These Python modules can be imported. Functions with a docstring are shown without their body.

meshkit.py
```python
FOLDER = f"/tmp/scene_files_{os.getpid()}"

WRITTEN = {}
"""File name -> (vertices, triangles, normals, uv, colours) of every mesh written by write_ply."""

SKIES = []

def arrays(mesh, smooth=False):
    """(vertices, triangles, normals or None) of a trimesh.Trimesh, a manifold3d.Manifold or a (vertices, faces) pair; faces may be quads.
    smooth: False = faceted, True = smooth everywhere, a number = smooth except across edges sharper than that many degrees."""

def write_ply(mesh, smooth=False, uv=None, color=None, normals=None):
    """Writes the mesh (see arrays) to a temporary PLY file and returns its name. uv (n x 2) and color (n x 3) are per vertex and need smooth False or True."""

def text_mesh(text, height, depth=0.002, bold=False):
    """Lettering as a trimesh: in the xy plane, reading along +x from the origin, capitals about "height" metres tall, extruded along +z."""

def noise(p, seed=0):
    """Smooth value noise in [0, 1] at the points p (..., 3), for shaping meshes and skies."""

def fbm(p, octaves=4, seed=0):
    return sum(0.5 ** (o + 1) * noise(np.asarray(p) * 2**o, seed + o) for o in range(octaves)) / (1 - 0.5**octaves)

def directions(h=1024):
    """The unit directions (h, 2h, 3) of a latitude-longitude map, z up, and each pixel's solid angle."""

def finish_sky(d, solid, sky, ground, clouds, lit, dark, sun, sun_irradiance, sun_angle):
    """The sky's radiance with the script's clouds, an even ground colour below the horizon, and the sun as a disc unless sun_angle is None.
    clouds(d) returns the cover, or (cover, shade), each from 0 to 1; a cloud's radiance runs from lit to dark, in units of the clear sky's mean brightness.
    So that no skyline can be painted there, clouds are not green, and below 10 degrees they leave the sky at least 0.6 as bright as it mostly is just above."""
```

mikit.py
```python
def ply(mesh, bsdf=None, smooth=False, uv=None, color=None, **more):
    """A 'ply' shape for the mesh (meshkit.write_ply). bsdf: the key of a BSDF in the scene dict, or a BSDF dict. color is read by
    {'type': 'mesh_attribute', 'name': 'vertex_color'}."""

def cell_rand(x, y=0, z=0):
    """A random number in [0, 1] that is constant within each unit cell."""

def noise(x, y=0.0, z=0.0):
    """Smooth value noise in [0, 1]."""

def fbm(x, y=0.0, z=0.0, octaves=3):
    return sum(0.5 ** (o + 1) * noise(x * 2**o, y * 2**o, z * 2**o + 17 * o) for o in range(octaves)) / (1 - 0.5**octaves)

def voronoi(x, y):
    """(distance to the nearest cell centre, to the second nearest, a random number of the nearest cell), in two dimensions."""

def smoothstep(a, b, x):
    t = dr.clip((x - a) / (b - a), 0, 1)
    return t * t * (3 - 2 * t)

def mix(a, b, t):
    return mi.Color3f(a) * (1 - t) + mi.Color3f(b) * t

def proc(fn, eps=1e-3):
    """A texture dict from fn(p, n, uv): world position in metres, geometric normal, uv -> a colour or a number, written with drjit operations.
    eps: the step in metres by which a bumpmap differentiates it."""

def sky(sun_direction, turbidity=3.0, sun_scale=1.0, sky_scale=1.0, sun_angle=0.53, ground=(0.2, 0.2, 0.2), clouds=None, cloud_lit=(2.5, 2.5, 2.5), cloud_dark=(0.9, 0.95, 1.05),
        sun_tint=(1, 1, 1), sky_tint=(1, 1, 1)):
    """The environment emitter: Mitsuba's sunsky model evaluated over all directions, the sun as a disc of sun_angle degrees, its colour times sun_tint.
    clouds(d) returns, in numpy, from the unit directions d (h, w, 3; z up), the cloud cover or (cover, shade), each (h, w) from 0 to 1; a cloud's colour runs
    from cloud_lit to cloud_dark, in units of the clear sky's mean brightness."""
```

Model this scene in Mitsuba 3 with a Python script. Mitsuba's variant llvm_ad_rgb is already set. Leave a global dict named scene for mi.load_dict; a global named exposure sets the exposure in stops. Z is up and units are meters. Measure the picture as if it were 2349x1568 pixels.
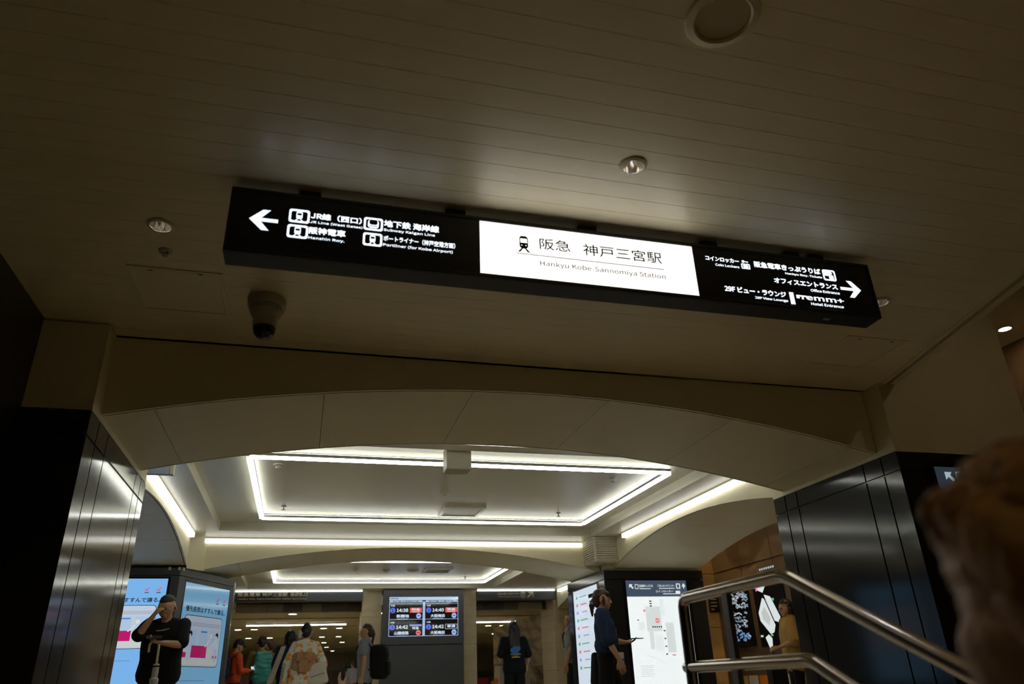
"""Station concourse seen from the stairs: a hanging sign under a beige ceiling, arches and lit bays beyond. z is up, metres."""
import math, random
import numpy as np, trimesh, manifold3d as m3, mitsuba as mi, drjit as dr
import mikit, meshkit
from shapely import affinity, union_all
from shapely.geometry import Polygon, Point, LineString, box as sbox

scene, labels = {}, {}
V = lambda *a: np.array(a, float)
T = mi.ScalarTransform4f

# ---------------------------------------------------------------- camera, exposure, light levels
EYE = V(0, 0, 0.85)
YAW, PITCH, ROLL, FOCAL_PX = 0.27484, 0.43597, -0.03667, 1680.0
fwd = V(math.sin(YAW) * math.cos(PITCH), math.cos(YAW) * math.cos(PITCH), math.sin(PITCH))
rgt = np.cross(fwd, [0, 0, 1.0]); rgt /= np.linalg.norm(rgt)
upv = np.cross(rgt, fwd)
upv = np.cross(math.cos(ROLL) * rgt + math.sin(ROLL) * upv, fwd)
scene['camera'] = {'type': 'thinlens', 'fov': math.degrees(2 * math.atan(2349 / 2 / FOCAL_PX)), 'fov_axis': 'x', 'aperture_radius': 0.0055,
                   'focus_distance': 6.0, 'near_clip': 0.05, 'far_clip': 200.0,
                   'to_world': T().look_at(origin=EYE.tolist(), target=(EYE + fwd).tolist(), up=upv.tolist())}
exposure = 0.0
STRIP = V(0.98, 1.0, 0.90) * 6.0        # LED lines of the bays
PANEL = V(1.0, 0.965, 0.90) * 1.38       # white field of the sign
LETTER = V(0.82, 0.91, 1.0) * 1.3      # lit lettering of the sign
WARM = V(1.0, 0.74, 0.43)
DOWN = WARM * 720                       # recessed downlights over the stairs
UPLIT = V(0.98, 1.0, 0.90) * 4.6        # their upper side
EDGE = V(1.0, 1.0, 0.94) * 1.9         # LED lines along the arches
HALL = V(1.0, 0.90, 0.66) * 55.0         # lamps of the ticket hall

# ---------------------------------------------------------------- names, labels
def numbered(name):
    k, n = name, 0
    used = lambda q: q in scene or q in labels or any(s.startswith(q + '__') for s in scene)
    while used(k):
        n += 1
        k = '%s_%03d' % (name, n)
    return k

def thing(name, label, cat=None, group=None, kind=None):
    k = numbered(name)
    labels[k] = {'label': label}
    if cat: labels[k]['category'] = cat
    if group: labels[k]['group'] = group
    if kind: labels[k]['kind'] = kind
    return k

COUNT = {}
def part(parent, name, mesh, mat, smooth=False, emit=None, w=1.0, label=None, kind=None):
    """one entry of the scene; several alike parts get numbers"""
    base = parent + '__' + name if parent else name
    n = COUNT.get(base, 0); COUNT[base] = n + 1
    k = base if n == 0 else '%s_%03d' % (base, n)
    d = dict(mesh) if isinstance(mesh, dict) else mikit.ply(mesh, mat, smooth=smooth)
    if emit is not None:
        d['emitter'] = {'type': 'area', 'radiance': {'type': 'rgb', 'value': [float(x) for x in emit]}, 'sampling_weight': float(w)}
    scene[k] = d
    if label or kind:
        labels[k] = {}
        if label: labels[k]['label'] = label
        if kind: labels[k]['kind'] = kind
    return k

def single(name, label, cat, mesh, mat, smooth=False, emit=None, w=1.0, group=None, kind=None):
    k = thing(name, label, cat, group, kind)
    d = mikit.ply(mesh, mat, smooth=smooth)
    if emit is not None:
        d['emitter'] = {'type': 'area', 'radiance': {'type': 'rgb', 'value': [float(x) for x in emit]}, 'sampling_weight': float(w)}
    scene[k] = d
    return k

# ---------------------------------------------------------------- materials
def mat(name, color, rough=0.6, spec=0.5, metal=0.0, **kw):
    c = color if isinstance(color, dict) else {'type': 'rgb', 'value': list(color)}
    scene[name] = {'type': 'twosided', 'b': {'type': 'principled', 'base_color': c, 'roughness': rough, 'specular': spec, 'metallic': metal, **kw}}
    return name

def stone_tex(p, n, uv):
    f = mikit.fbm(p.x * 2.2 + 3, p.y * 2.2, p.z * 9.0, 4)
    g = mikit.fbm(p.x * 30, p.y * 30, p.z * 60, 2)
    c = mikit.mix((0.58, 0.48, 0.30), (0.74, 0.63, 0.43), f)
    return c * (0.86 + 0.28 * g)
def marble_tex(p, n, uv):
    f = mikit.fbm(p.y * 0.9 + p.z * 2.4, p.x * 2, p.z * 5.5 - p.y * 1.3, 4)
    return mikit.mix((0.16, 0.12, 0.08), (0.46, 0.36, 0.22), mikit.smoothstep(0.25, 0.75, f))
def board_tex(p, n, uv):
    return mikit.mix((0.745, 0.67, 0.445), (0.785, 0.71, 0.485), mikit.fbm(p.x * 0.8, p.y * 14.0, 0, 3))
def kimono_tex(p, n, uv):
    wx = 0.35 * mikit.noise(p.x * 40, p.y * 40, p.z * 40)
    a = mikit.voronoi(p.x * 10.5 + 0.4 * p.y + wx, p.z * 10.5 + wx)
    b = mikit.voronoi(p.x * 13.0 + 5.3 + wx, p.z * 13.0 + 0.5 * p.y + 2.7)
    c = mikit.mix((0.80, 0.76, 0.66), (0.50, 0.46, 0.12), mikit.smoothstep(0.30, 0.20, b[0]) * 0.7)
    petal = mikit.smoothstep(0.38, 0.26, a[0]) * mi.Float(dr.select(a[2] > 0.25, 1.0, 0.0))
    c = mikit.mix(c, (0.88, 0.36, 0.05), petal)
    return mikit.mix(c, (0.72, 0.24, 0.02), mikit.smoothstep(0.20, 0.06, a[0]) * petal)
def obi_tex(p, n, uv):
    return mikit.mix((0.36, 0.19, 0.09), (0.50, 0.28, 0.14), mikit.fbm(p.x * 14, p.y * 14, p.z * 14, 3))
def plaid_tex(p, n, uv):
    t = p.z * 26.0
    return mikit.mix((0.62, 0.63, 0.62), (0.30, 0.32, 0.33), mikit.smoothstep(0.35, 0.65, dr.abs(2 * (t - dr.floor(t)) - 1)))
def stripe_tex(p, n, uv):
    t = p.z * 42.0 + p.x * 8
    return mikit.mix((0.10, 0.10, 0.11), (0.55, 0.54, 0.50), mikit.smoothstep(0.4, 0.6, dr.abs(2 * (t - dr.floor(t)) - 1)))
def hair_tex(p, n, uv):
    return mikit.mix((0.13, 0.060, 0.014), (0.52, 0.28, 0.06), mikit.fbm(p.x * 60 + p.y * 45, p.y * 10, p.z * 7, 3))

mat('ceiling_board', mikit.proc(board_tex), 0.36, 0.95)
mat('beige_paint', (0.715, 0.655, 0.455), 0.5, 0.4)
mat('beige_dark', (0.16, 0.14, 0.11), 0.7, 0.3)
mat('bay_ceiling', (0.67, 0.65, 0.53), 0.33, 0.5)
mat('black_panel', (0.012, 0.012, 0.013), 0.35, 0.45)
mat('pillar_metal', (0.020, 0.021, 0.025), 0.10, 0.52)
mat('kiosk_metal', (0.066, 0.072, 0.084), 0.35, 0.4)
mat('stone', mikit.proc(stone_tex), 0.4, 0.4)
mat('marble', mikit.proc(marble_tex), 0.3, 0.4)
mat('floor_stone', (0.48, 0.41, 0.30), 0.3, 0.5)
mat('brown_panel', (0.13, 0.085, 0.05), 0.4, 0.4)
mat('wood_amber', (0.76, 0.50, 0.19), 0.5, 0.3)
mat('hall_ceiling', (0.45, 0.41, 0.24), 0.5, 0.3)
mat('hall_wall', (0.34, 0.30, 0.22), 0.6, 0.3)
mat('teal_paint', (0.02, 0.16, 0.13), 0.5, 0.3)
mat('sign_black', (0.006, 0.006, 0.007), 0.3, 0.4)
mat('sign_body', (0.016, 0.016, 0.018), 0.5, 0.4)
mat('ink_black', (0.01, 0.01, 0.01), 0.6, 0.2)
mat('ink_grey', (0.30, 0.29, 0.27), 0.6, 0.2)
mat('cream_letter', (0.55, 0.50, 0.38), 0.5, 0.3)
mat('lamp', (0.8, 0.8, 0.78), 0.5, 0.3)
mat('screen_glass', (0.01, 0.01, 0.012), 0.06, 0.55)
mat('print', (0.02, 0.02, 0.02), 0.06, 0.55)
mat('grey_metal', (0.32, 0.32, 0.31), 0.4, 0.5)
mat('reflector', (0.90, 0.88, 0.84), 0.12, 0.5, 1.0)
mat('white_plastic', (0.62, 0.59, 0.50), 0.45, 0.4)
mat('camera_body', (0.42, 0.39, 0.31), 0.45, 0.4)
mat('speaker_cloth', (0.52, 0.465, 0.31), 0.7, 0.3)
mat('dome_black', (0.012, 0.012, 0.016), 0.06, 0.6)
mat('louvre', (0.55, 0.51, 0.39), 0.5, 0.3)
mat('steel', (0.74, 0.66, 0.58), 0.16, 0.5, 1.0)
mat('steel_dark', (0.30, 0.28, 0.25), 0.38, 0.5, 1.0)
mat('skin', (0.50, 0.28, 0.17), 0.5, 0.35)
mat('skin_pale', (0.60, 0.40, 0.29), 0.5, 0.35)
mat('lip', (0.35, 0.10, 0.08), 0.45, 0.4)
mat('eye_dark', (0.02, 0.015, 0.012), 0.2, 0.5)
mat('hair_black', (0.012, 0.009, 0.008), 0.38, 0.4)
mat('hair_grey', (0.035, 0.032, 0.030), 0.5, 0.3)
mat('hair_brown', (0.045, 0.022, 0.013), 0.4, 0.4)
mat('hair_gold', mikit.proc(hair_tex), 0.5, 0.2)
mat('cloth_black', (0.008, 0.008, 0.009), 0.85, 0.2, sheen=0.3)
mat('cloth_dark', (0.022, 0.021, 0.024), 0.85, 0.2)
mat('cloth_navy', (0.020, 0.034, 0.085), 0.85, 0.2)
mat('cloth_orange', (0.55, 0.075, 0.025), 0.85, 0.2)
mat('cloth_green', (0.13, 0.25, 0.015), 0.75, 0.3)
mat('cloth_teal', (0.050, 0.30, 0.29), 0.45, 0.4)
mat('cloth_grey', (0.22, 0.23, 0.27), 0.85, 0.2)
mat('cloth_blue', (0.28, 0.32, 0.46), 0.85, 0.2)
mat('cloth_white', (0.66, 0.60, 0.51), 0.85, 0.2)
mat('cloth_mustard', (0.36, 0.23, 0.07), 0.85, 0.2)
mat('cloth_olive', (0.16, 0.12, 0.04), 0.85, 0.2)
mat('cloth_red', (0.30, 0.02, 0.03), 0.7, 0.3)
mat('print_blue', (0.05, 0.17, 0.40), 0.7, 0.2)
mat('print_yellow', (0.50, 0.42, 0.06), 0.7, 0.2)
mat('print_pink', (0.35, 0.04, 0.10), 0.7, 0.2)
mat('kimono', mikit.proc(kimono_tex), 0.8, 0.2)
mat('obi', mikit.proc(obi_tex), 0.6, 0.3)
mat('cloth_plaid', mikit.proc(plaid_tex), 0.8, 0.2)
mat('cloth_stripe', mikit.proc(stripe_tex), 0.8, 0.2)
mat('bone_plastic', (0.62, 0.55, 0.42), 0.35, 0.5)
mat('vinyl', (0.50, 0.50, 0.49), 0.25, 0.5)
mat('pale_blue_panel', (0.36, 0.46, 0.66), 0.4, 0.4)
mat('orange_plastic', (0.75, 0.22, 0.01), 0.5, 0.4)

# ---------------------------------------------------------------- mesh helpers
cat = lambda *m: trimesh.util.concatenate([x for x in (m[0] if len(m) == 1 and isinstance(m[0], (list, tuple)) else m)])
def box(x0, x1, y0, y1, z0, z1, b=0.0):
    if b <= 0:
        return trimesh.creation.box(bounds=[[x0, y0, z0], [x1, y1, z1]])
    P = []
    for x, sx in ((x0, 1), (x1, -1)):
        for y, sy in ((y0, 1), (y1, -1)):
            for z, sz in ((z0, 1), (z1, -1)):
                P += [(x + sx * b, y + sy * b, z), (x + sx * b, y, z + sz * b), (x, y + sy * b, z + sz * b)]
    return trimesh.convex.convex_hull(np.array(P))

def hull(P):
    return trimesh.convex.convex_hull(np.array(P, float))

def polys(g):
    return [p for p in getattr(g, 'geoms', [g]) if p.geom_type == 'Polygon' and p.area > 1e-9]

def flat(geom, O, U, W, depth=0.0015):
    """a plane figure (u to the reader's right, v up) extruded towards the reader, standing at O"""
    O, U, W = (np.asarray(a, float) for a in (O, U, W))
    N = np.cross(U, W)
    m = cat([trimesh.creation.extrude_polygon(p, depth, engine='earcut') for p in polys(geom)])
    v = np.asarray(m.vertices)
    m.vertices = O + v[:, :1] * U + v[:, 1:2] * W + v[:, 2:] * N
    return m

def xz_prism(geom, y0, y1):
    return flat(geom, (0, y1, 0), (1, 0, 0), (0, 0, 1), y1 - y0)

def yz_prism(geom, x0, x1):
    """geom in (y, z)"""
    return flat(geom, (x0, 0, 0), (0, 1, 0), (0, 0, 1), x1 - x0)

def plan_prism(pts, z0, z1):
    m = trimesh.creation.extrude_polygon(Polygon(pts), z1 - z0, engine='earcut')
    m.apply_translation((0, 0, z0))
    return m

def tube(pts, r, n=18, cap=True):
    p = np.asarray(pts, float)
    r = np.broadcast_to(np.asarray(r, float), (len(p),))
    t = np.gradient(p, axis=0); t /= np.linalg.norm(t, axis=1, keepdims=True) + 1e-12
    a = np.cross(t[0], [0.31, 0.2, 0.93]); a /= np.linalg.norm(a)
    ang = np.arange(n) * 2 * math.pi / n
    rings = []
    for i in range(len(p)):
        a = a - t[i] * (a @ t[i]); a /= np.linalg.norm(a)
        b = np.cross(t[i], a)
        rings.append(p[i] + r[i] * (np.cos(ang)[:, None] * a + np.sin(ang)[:, None] * b))
    v = np.vstack(rings); f = []
    for i in range(len(p) - 1):
        for j in range(n):
            k = (j + 1) % n
            f += [(i * n + j, i * n + k, i * n + n + k), (i * n + j, i * n + n + k, i * n + n + j)]
    if cap:
        c0, c1 = len(v), len(v) + 1
        v = np.vstack([v, p[0], p[-1]])
        e = (len(p) - 1) * n
        for j in range(n):
            k = (j + 1) % n
            f += [(c0, k, j), (c1, e + j, e + k)]
    return trimesh.Trimesh(v, f, process=False)

def bend(pts, rad, n=8):
    """a polyline with rounded corners"""
    pts = [np.asarray(p, float) for p in pts]
    out = [pts[0]]
    for a, b, c in zip(pts, pts[1:], pts[2:]):
        u, w = (a - b) / np.linalg.norm(a - b), (c - b) / np.linalg.norm(c - b)
        p, q = b + u * rad, b + w * rad
        for s in np.linspace(0, 1, n):
            out.append((1 - s) ** 2 * p + 2 * s * (1 - s) * b + s * s * q)
    return np.array(out + [pts[-1]])

def lathe(profile, c, n=40, axis_down=False):
    """profile (r, z) from bottom to top"""
    m = trimesh.creation.revolve(np.array(profile, float), sections=n)
    m.apply_translation(c)
    return m

def rrect(x0, x1, z0, z1, r):
    return sbox(x0 + r, z0 + r, x1 - r, z1 - r).buffer(r, quad_segs=6)

# lettering: outlines of the characters that the signs use (units of 1/200 em)
GLYPHS = {
 '(': (68, [[[18,56,20,91,25,114,42,155,47,163,51,163,59,158,43,124,34,80,34,45,38,19,49,-15,59,-33,49,-39,33,-12,26,7]]]),
 ')': (68, [[[9,-35,25,2,34,48,34,77,30,104,20,136,9,157,10,160,20,164,34,138,45,105,49,78,49,46,45,20,35,-11,20,-39]]]),
 '+': (111, [[[8,67,8,81,48,81,48,124,63,124,63,81,104,80,104,67,63,67,63,23,48,23,48,67]]]),
 '-': (69, [[[9,63,60,63,60,49,9,49]]]),
 '.': (56, [[[15,6,15,16,22,24,33,24,41,15,40,4,34,-2,24,-3]]]),
 '0': (111, [[[10,60,10,87,13,108,17,121,25,135,35,144,49,149,67,148,79,142,87,134,95,119,101,89,99,43,94,25,86,11,76,2,62,-3,49,-3,35,2,25,11,18,23],[29,54,34,29,44,15,51,12,60,12,74,22,82,46,83,93,77,118,64,133,55,135,45,132,39,127,33,115,28,91]]]),
 '1': (111, [[[18,15,50,16,50,124,24,125,24,137,39,140,54,147,69,147,69,16,98,15,98,0,18,0]]]),
 '2': (111, [[[8,127,24,142,44,149,58,149,70,146,86,134,94,113,94,99,90,83,69,48,39,16,101,16,101,0,9,0,9,11,47,47,64,69,74,91,76,111,70,126,55,134,40,133,28,127,19,117]]]),
 '3': (111, [[[6,16,15,29,28,18,47,12,66,15,78,25,81,34,81,45,77,56,69,63,58,67,36,69,36,83,58,86,72,95,76,105,76,116,72,126,61,133,46,134,30,128,21,120,11,132,26,143,45,149,66,148,80,142,87,136,93,126,95,108,89,91,81,83,70,77,87,68,97,55,100,34,95,18,83,5,60,-3,44,-3,28,1]]]),
 '4': (111, [[[4,40,5,55,63,145,65,147,85,147,85,56,105,55,104,40,85,39,85,0,68,0,68,40],[24,56,68,55,69,126,57,105]]]),
 '5': (111, [[[6,15,8,21,16,28,34,15,46,12,59,13,73,21,78,29,82,43,80,61,70,76,61,80,46,81,25,73,17,78,22,147,93,147,93,131,38,131,34,91,52,95,68,94,81,89,92,79,100,59,100,37,94,20,77,3,59,-3,30,0]]]),
 '6': (111, [[[11,60,11,80,15,106,23,125,36,140,53,148,72,149,88,144,99,135,90,123,82,130,70,134,61,134,49,130,41,123,35,113,29,88,29,74,43,86,60,91,79,88,93,78,101,61,102,34,95,16,85,5,66,-3,49,-2,37,3,27,12,18,27],[30,61,33,34,38,23,46,15,59,11,66,12,73,15,80,23,85,39,85,51,80,67,73,74,55,77,43,73]]]),
 '7': (111, [[[10,131,10,147,102,147,102,136,81,106,69,77,62,46,59,0,40,0,43,41,48,65,57,91,80,130]]]),
 '8': (111, [[[9,31,10,46,16,60,35,77,24,88,17,102,16,117,22,133,31,142,44,148,63,149,79,144,90,134,96,120,95,98,88,85,78,74,91,64,100,49,102,30,97,16,89,7,70,-2,42,-2,24,6,14,17],[26,45,27,27,35,17,49,11,63,11,74,15,81,22,84,30,84,42,73,58,46,71,30,56],[33,107,37,97,44,90,66,80,78,95,81,114,73,130,62,135,51,135,37,127,33,117]]]),
 '9': (111, [[[9,91,9,110,12,122,18,133,34,146,45,149,66,147,80,139,88,130,95,116,99,100,100,64,92,29,84,15,75,6,59,-2,40,-3,24,2,12,11,21,23,30,16,43,12,54,13,65,18,78,39,83,71,68,60,58,56,35,57,19,67,12,79],[27,94,32,78,40,71,48,69,64,71,72,76,83,89,80,108,75,121,66,131,54,135,42,133,32,125,26,108]]]),
 ':': (56, [[[15,6,15,16,22,24,33,24,41,15,40,4,34,-2,24,-3]],[[15,87,15,97,24,106,34,105,41,96,40,85,34,79,24,78]]]),
 'A': (122, [[[1,0,50,147,71,147,121,0,101,0,86,45,33,45,20,0],[39,61,82,61,61,130,58,126]]]),
 'C': (128, [[[12,87,16,105,23,120,44,141,69,149,89,148,106,141,116,132,116,129,107,119,89,131,73,133,54,127,42,116,32,92,31,61,35,44,41,31,49,22,59,16,72,13,86,14,100,20,109,29,117,23,120,17,108,6,89,-2,67,-3,45,4,29,17,18,35,12,59]]]),
 'D': (138, [[[20,147,79,145,101,135,115,120,125,92,125,57,117,31,98,10,79,2,67,0,20,0],[39,16,61,15,83,21,95,31,104,50,107,81,102,104,97,114,87,124,73,130,63,132,39,131]]]),
 'E': (118, [[[20,147,105,147,104,131,39,131,39,85,94,85,94,69,39,69,39,17,107,16,107,0,20,0]]]),
 'F': (110, [[[20,147,105,147,104,131,39,130,39,82,94,82,95,66,39,66,39,0,20,0]]]),
 'G': (138, [[[12,59,12,86,19,112,30,129,45,141,64,148,87,149,108,142,121,131,111,119,102,127,84,133,69,132,55,127,45,119,38,109,31,85,31,60,40,33,50,22,58,17,75,13,94,15,106,22,106,60,75,60,75,75,123,75,123,14,114,6,86,-3,63,-2,44,5,27,20,21,29]]]),
 'H': (146, [[[20,147,39,147,39,85,106,85,107,147,126,147,126,0,107,0,106,69,39,69,39,0,20,0]]]),
 'I': (59, [[[20,147,39,147,39,0,20,0]]]),
 'J': (107, [[[7,19,18,29,21,29,32,16,42,13,56,15,65,22,69,35,69,147,88,147,88,36,81,13,66,0,54,-3,40,-3,21,4]]]),
 'K': (129, [[[20,147,39,147,40,75,100,147,121,147,76,90,128,0,108,0,106,2,64,75,39,47,39,0,20,0]]]),
 'L': (109, [[[20,147,39,147,39,16,103,16,103,0,20,0]]]),
 'O': (148, [[[12,59,12,88,19,114,33,134,48,144,66,149,82,149,98,145,109,139,120,129,131,110,137,82,137,65,133,43,121,19,110,8,100,2,82,-3,66,-3,43,5,28,18,22,27,15,44],[32,60,37,38,51,20,70,13,83,14,96,19,111,38,118,67,115,98,105,119,96,127,78,133,65,132,51,126,42,117,34,100,31,86]]]),
 'P': (127, [[[20,147,73,147,92,143,102,138,110,130,117,110,117,98,113,83,108,75,97,66,80,60,39,59,39,0,20,0],[39,75,69,74,82,77,91,82,98,96,98,112,93,123,76,131,39,132]]]),
 'R': (127, [[[20,147,83,146,102,139,112,129,117,114,115,89,101,71,85,65,85,63,121,0,100,0,64,62,39,62,39,0,20,0],[39,78,71,77,89,83,96,91,99,102,98,114,94,123,78,131,39,132]]]),
 'S': (119, [[[10,18,20,31,38,18,57,13,77,16,89,25,92,39,88,51,81,57,29,82,19,95,16,112,23,132,40,145,55,149,70,149,83,146,97,139,105,132,97,120,73,132,53,132,39,124,36,118,35,109,43,95,93,72,106,59,110,49,111,37,104,16,98,9,85,1,69,-3,52,-3,33,2,20,9]]]),
 'T': (120, [[[6,132,6,147,114,147,113,131,69,130,69,0,51,0,51,131]]]),
 'V': (115, [[[0,147,20,147,58,19,95,145,96,147,115,147,69,0,47,0,46,2]]]),
 'W': (176, [[[5,146,24,147,25,145,49,21,79,146,97,147,128,20,152,147,170,147,140,0,117,0,88,121,59,1,36,0]]]),
 'a': (113, [[[12,21,13,39,25,54,49,64,78,69,78,77,74,88,64,95,52,96,43,94,23,84,17,97,35,107,52,111,71,110,82,105,91,95,96,80,97,0,82,0,79,12,60,0,37,-3,20,5],[30,28,32,18,40,13,54,12,64,15,78,26,78,56,54,52,39,46,31,38]]]),
 'b': (124, [[[18,158,37,159,36,97,57,109,77,111,95,104,103,96,109,85,113,69,111,34,102,15,92,5,83,0,61,-3,45,3,36,10,33,0,18,0],[38,81,37,23,56,13,64,12,78,16,87,25,94,45,94,66,90,82,81,92,65,96,49,91]]]),
 'c': (102, [[[10,56,13,75,19,88,37,105,56,111,74,110,86,105,94,99,86,87,73,94,64,96,53,94,43,89,32,72,29,49,36,26,45,17,59,12,66,12,75,14,89,23,96,10,80,0,68,-3,48,-2,32,5,24,12,16,24,11,40]]]),
 'e': (111, [[[10,57,16,83,24,95,36,105,53,111,71,110,83,105,92,97,98,87,102,72,102,50,30,50,29,42,36,25,44,17,52,13,73,12,92,20,98,8,86,1,70,-3,50,-2,33,5,23,14,16,25,11,41],[35,84,29,63,85,63,86,72,82,85,77,91,66,96,53,96,43,92]]]),
 'f': (65, [[[7,108,21,109,23,142,32,156,46,162,60,162,71,159,67,145,60,147,48,146,40,134,40,109,63,109,63,95,40,93,40,0,21,0,21,93,7,94]]]),
 'g': (113, [[[10,-25,10,-17,14,-7,26,4,19,11,16,20,19,33,28,43,19,53,14,68,15,82,20,94,33,106,48,111,108,109,108,95,87,94,92,87,95,74,93,59,88,49,80,41,67,35,49,34,38,37,32,28,33,19,41,14,82,13,101,7,107,1,110,-7,110,-18,104,-31,93,-41,76,-48,45,-50,21,-42,14,-35],[26,-16,28,-27,40,-35,66,-37,83,-31,90,-24,92,-13,91,-9,82,-3,38,0,30,-6],[32,78,36,56,42,50,55,46,61,47,68,50,76,61,78,68,77,81,72,91,64,96,55,98,46,96,34,84]]]),
 'h': (121, [[[18,158,37,159,36,94,50,105,66,111,86,109,98,100,105,80,105,0,87,0,87,74,82,89,71,95,57,94,45,87,37,79,37,0,18,0]]]),
 'i': (55, [[[16,138,16,148,21,154,31,155,39,149,40,140,34,132,21,132]],[[18,109,37,109,37,0,18,0]]]),
 'k': (110, [[[18,159,36,160,36,52,83,109,103,109,68,64,108,0,88,0,57,51,36,28,36,0,18,0]]]),
 'l': (57, [[[18,158,37,159,37,16,41,12,46,12,48,-2,44,-3,27,-1,19,11]]]),
 'm': (185, [[[18,0,18,109,33,109,36,93,51,106,64,111,76,111,86,108,95,100,100,91,117,106,130,111,149,109,160,101,168,80,168,0,150,0,150,74,145,89,134,95,127,95,116,91,102,77,102,0,84,0,84,75,80,88,68,95,61,95,50,91,37,79,37,0]]]),
 'n': (122, [[[18,109,33,109,36,93,50,105,66,111,86,109,98,100,105,80,105,0,87,0,87,74,82,89,71,95,57,94,45,87,37,79,37,0,18,0]]]),
 'o': (121, [[[10,56,16,83,29,100,45,109,67,111,85,105,99,93,109,72,111,47,107,29,102,19,91,7,73,-2,54,-3,36,3,22,15,12,36],[30,47,33,31,45,16,57,12,76,16,87,28,92,45,92,62,85,83,77,91,67,95,54,95,44,91,37,84,31,70]]]),
 'p': (124, [[[18,-46,18,109,33,109,36,96,48,105,60,110,77,111,88,108,103,96,111,79,113,43,109,28,102,15,92,5,77,-2,56,-2,36,9,37,-46],[38,23,50,15,64,12,78,16,87,25,94,45,94,66,90,82,81,92,66,96,59,95,46,89,37,81]]]),
 'r': (78, [[[18,109,34,108,36,90,44,101,53,108,62,111,78,109,75,93,64,95,53,92,45,85,37,70,37,0,18,0]]]),
 's': (94, [[[7,11,15,24,34,13,51,11,63,15,69,26,68,33,63,40,27,56,18,63,12,78,17,97,25,105,42,111,62,110,81,101,83,97,75,87,61,95,47,97,35,93,30,84,30,78,34,71,71,55,82,45,86,36,86,23,81,11,74,4,54,-3,30,-1]]]),
 't': (75, [[[5,95,5,108,23,110,25,140,40,139,40,109,69,109,69,94,40,93,40,26,43,17,49,13,61,12,69,15,72,5,71,0,46,-3,34,1,27,8,22,22,22,93]]]),
 'u': (121, [[[17,109,35,109,35,36,38,23,47,14,61,13,74,19,85,32,85,109,103,109,103,0,88,0,86,16,72,3,56,-3,36,-1,24,8,17,28]]]),
 'w': (160, [[[35,0,6,109,24,109,25,107,47,16,71,108,90,109,115,17,137,109,155,109,126,0,103,0,80,90,57,0]]]),
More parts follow.
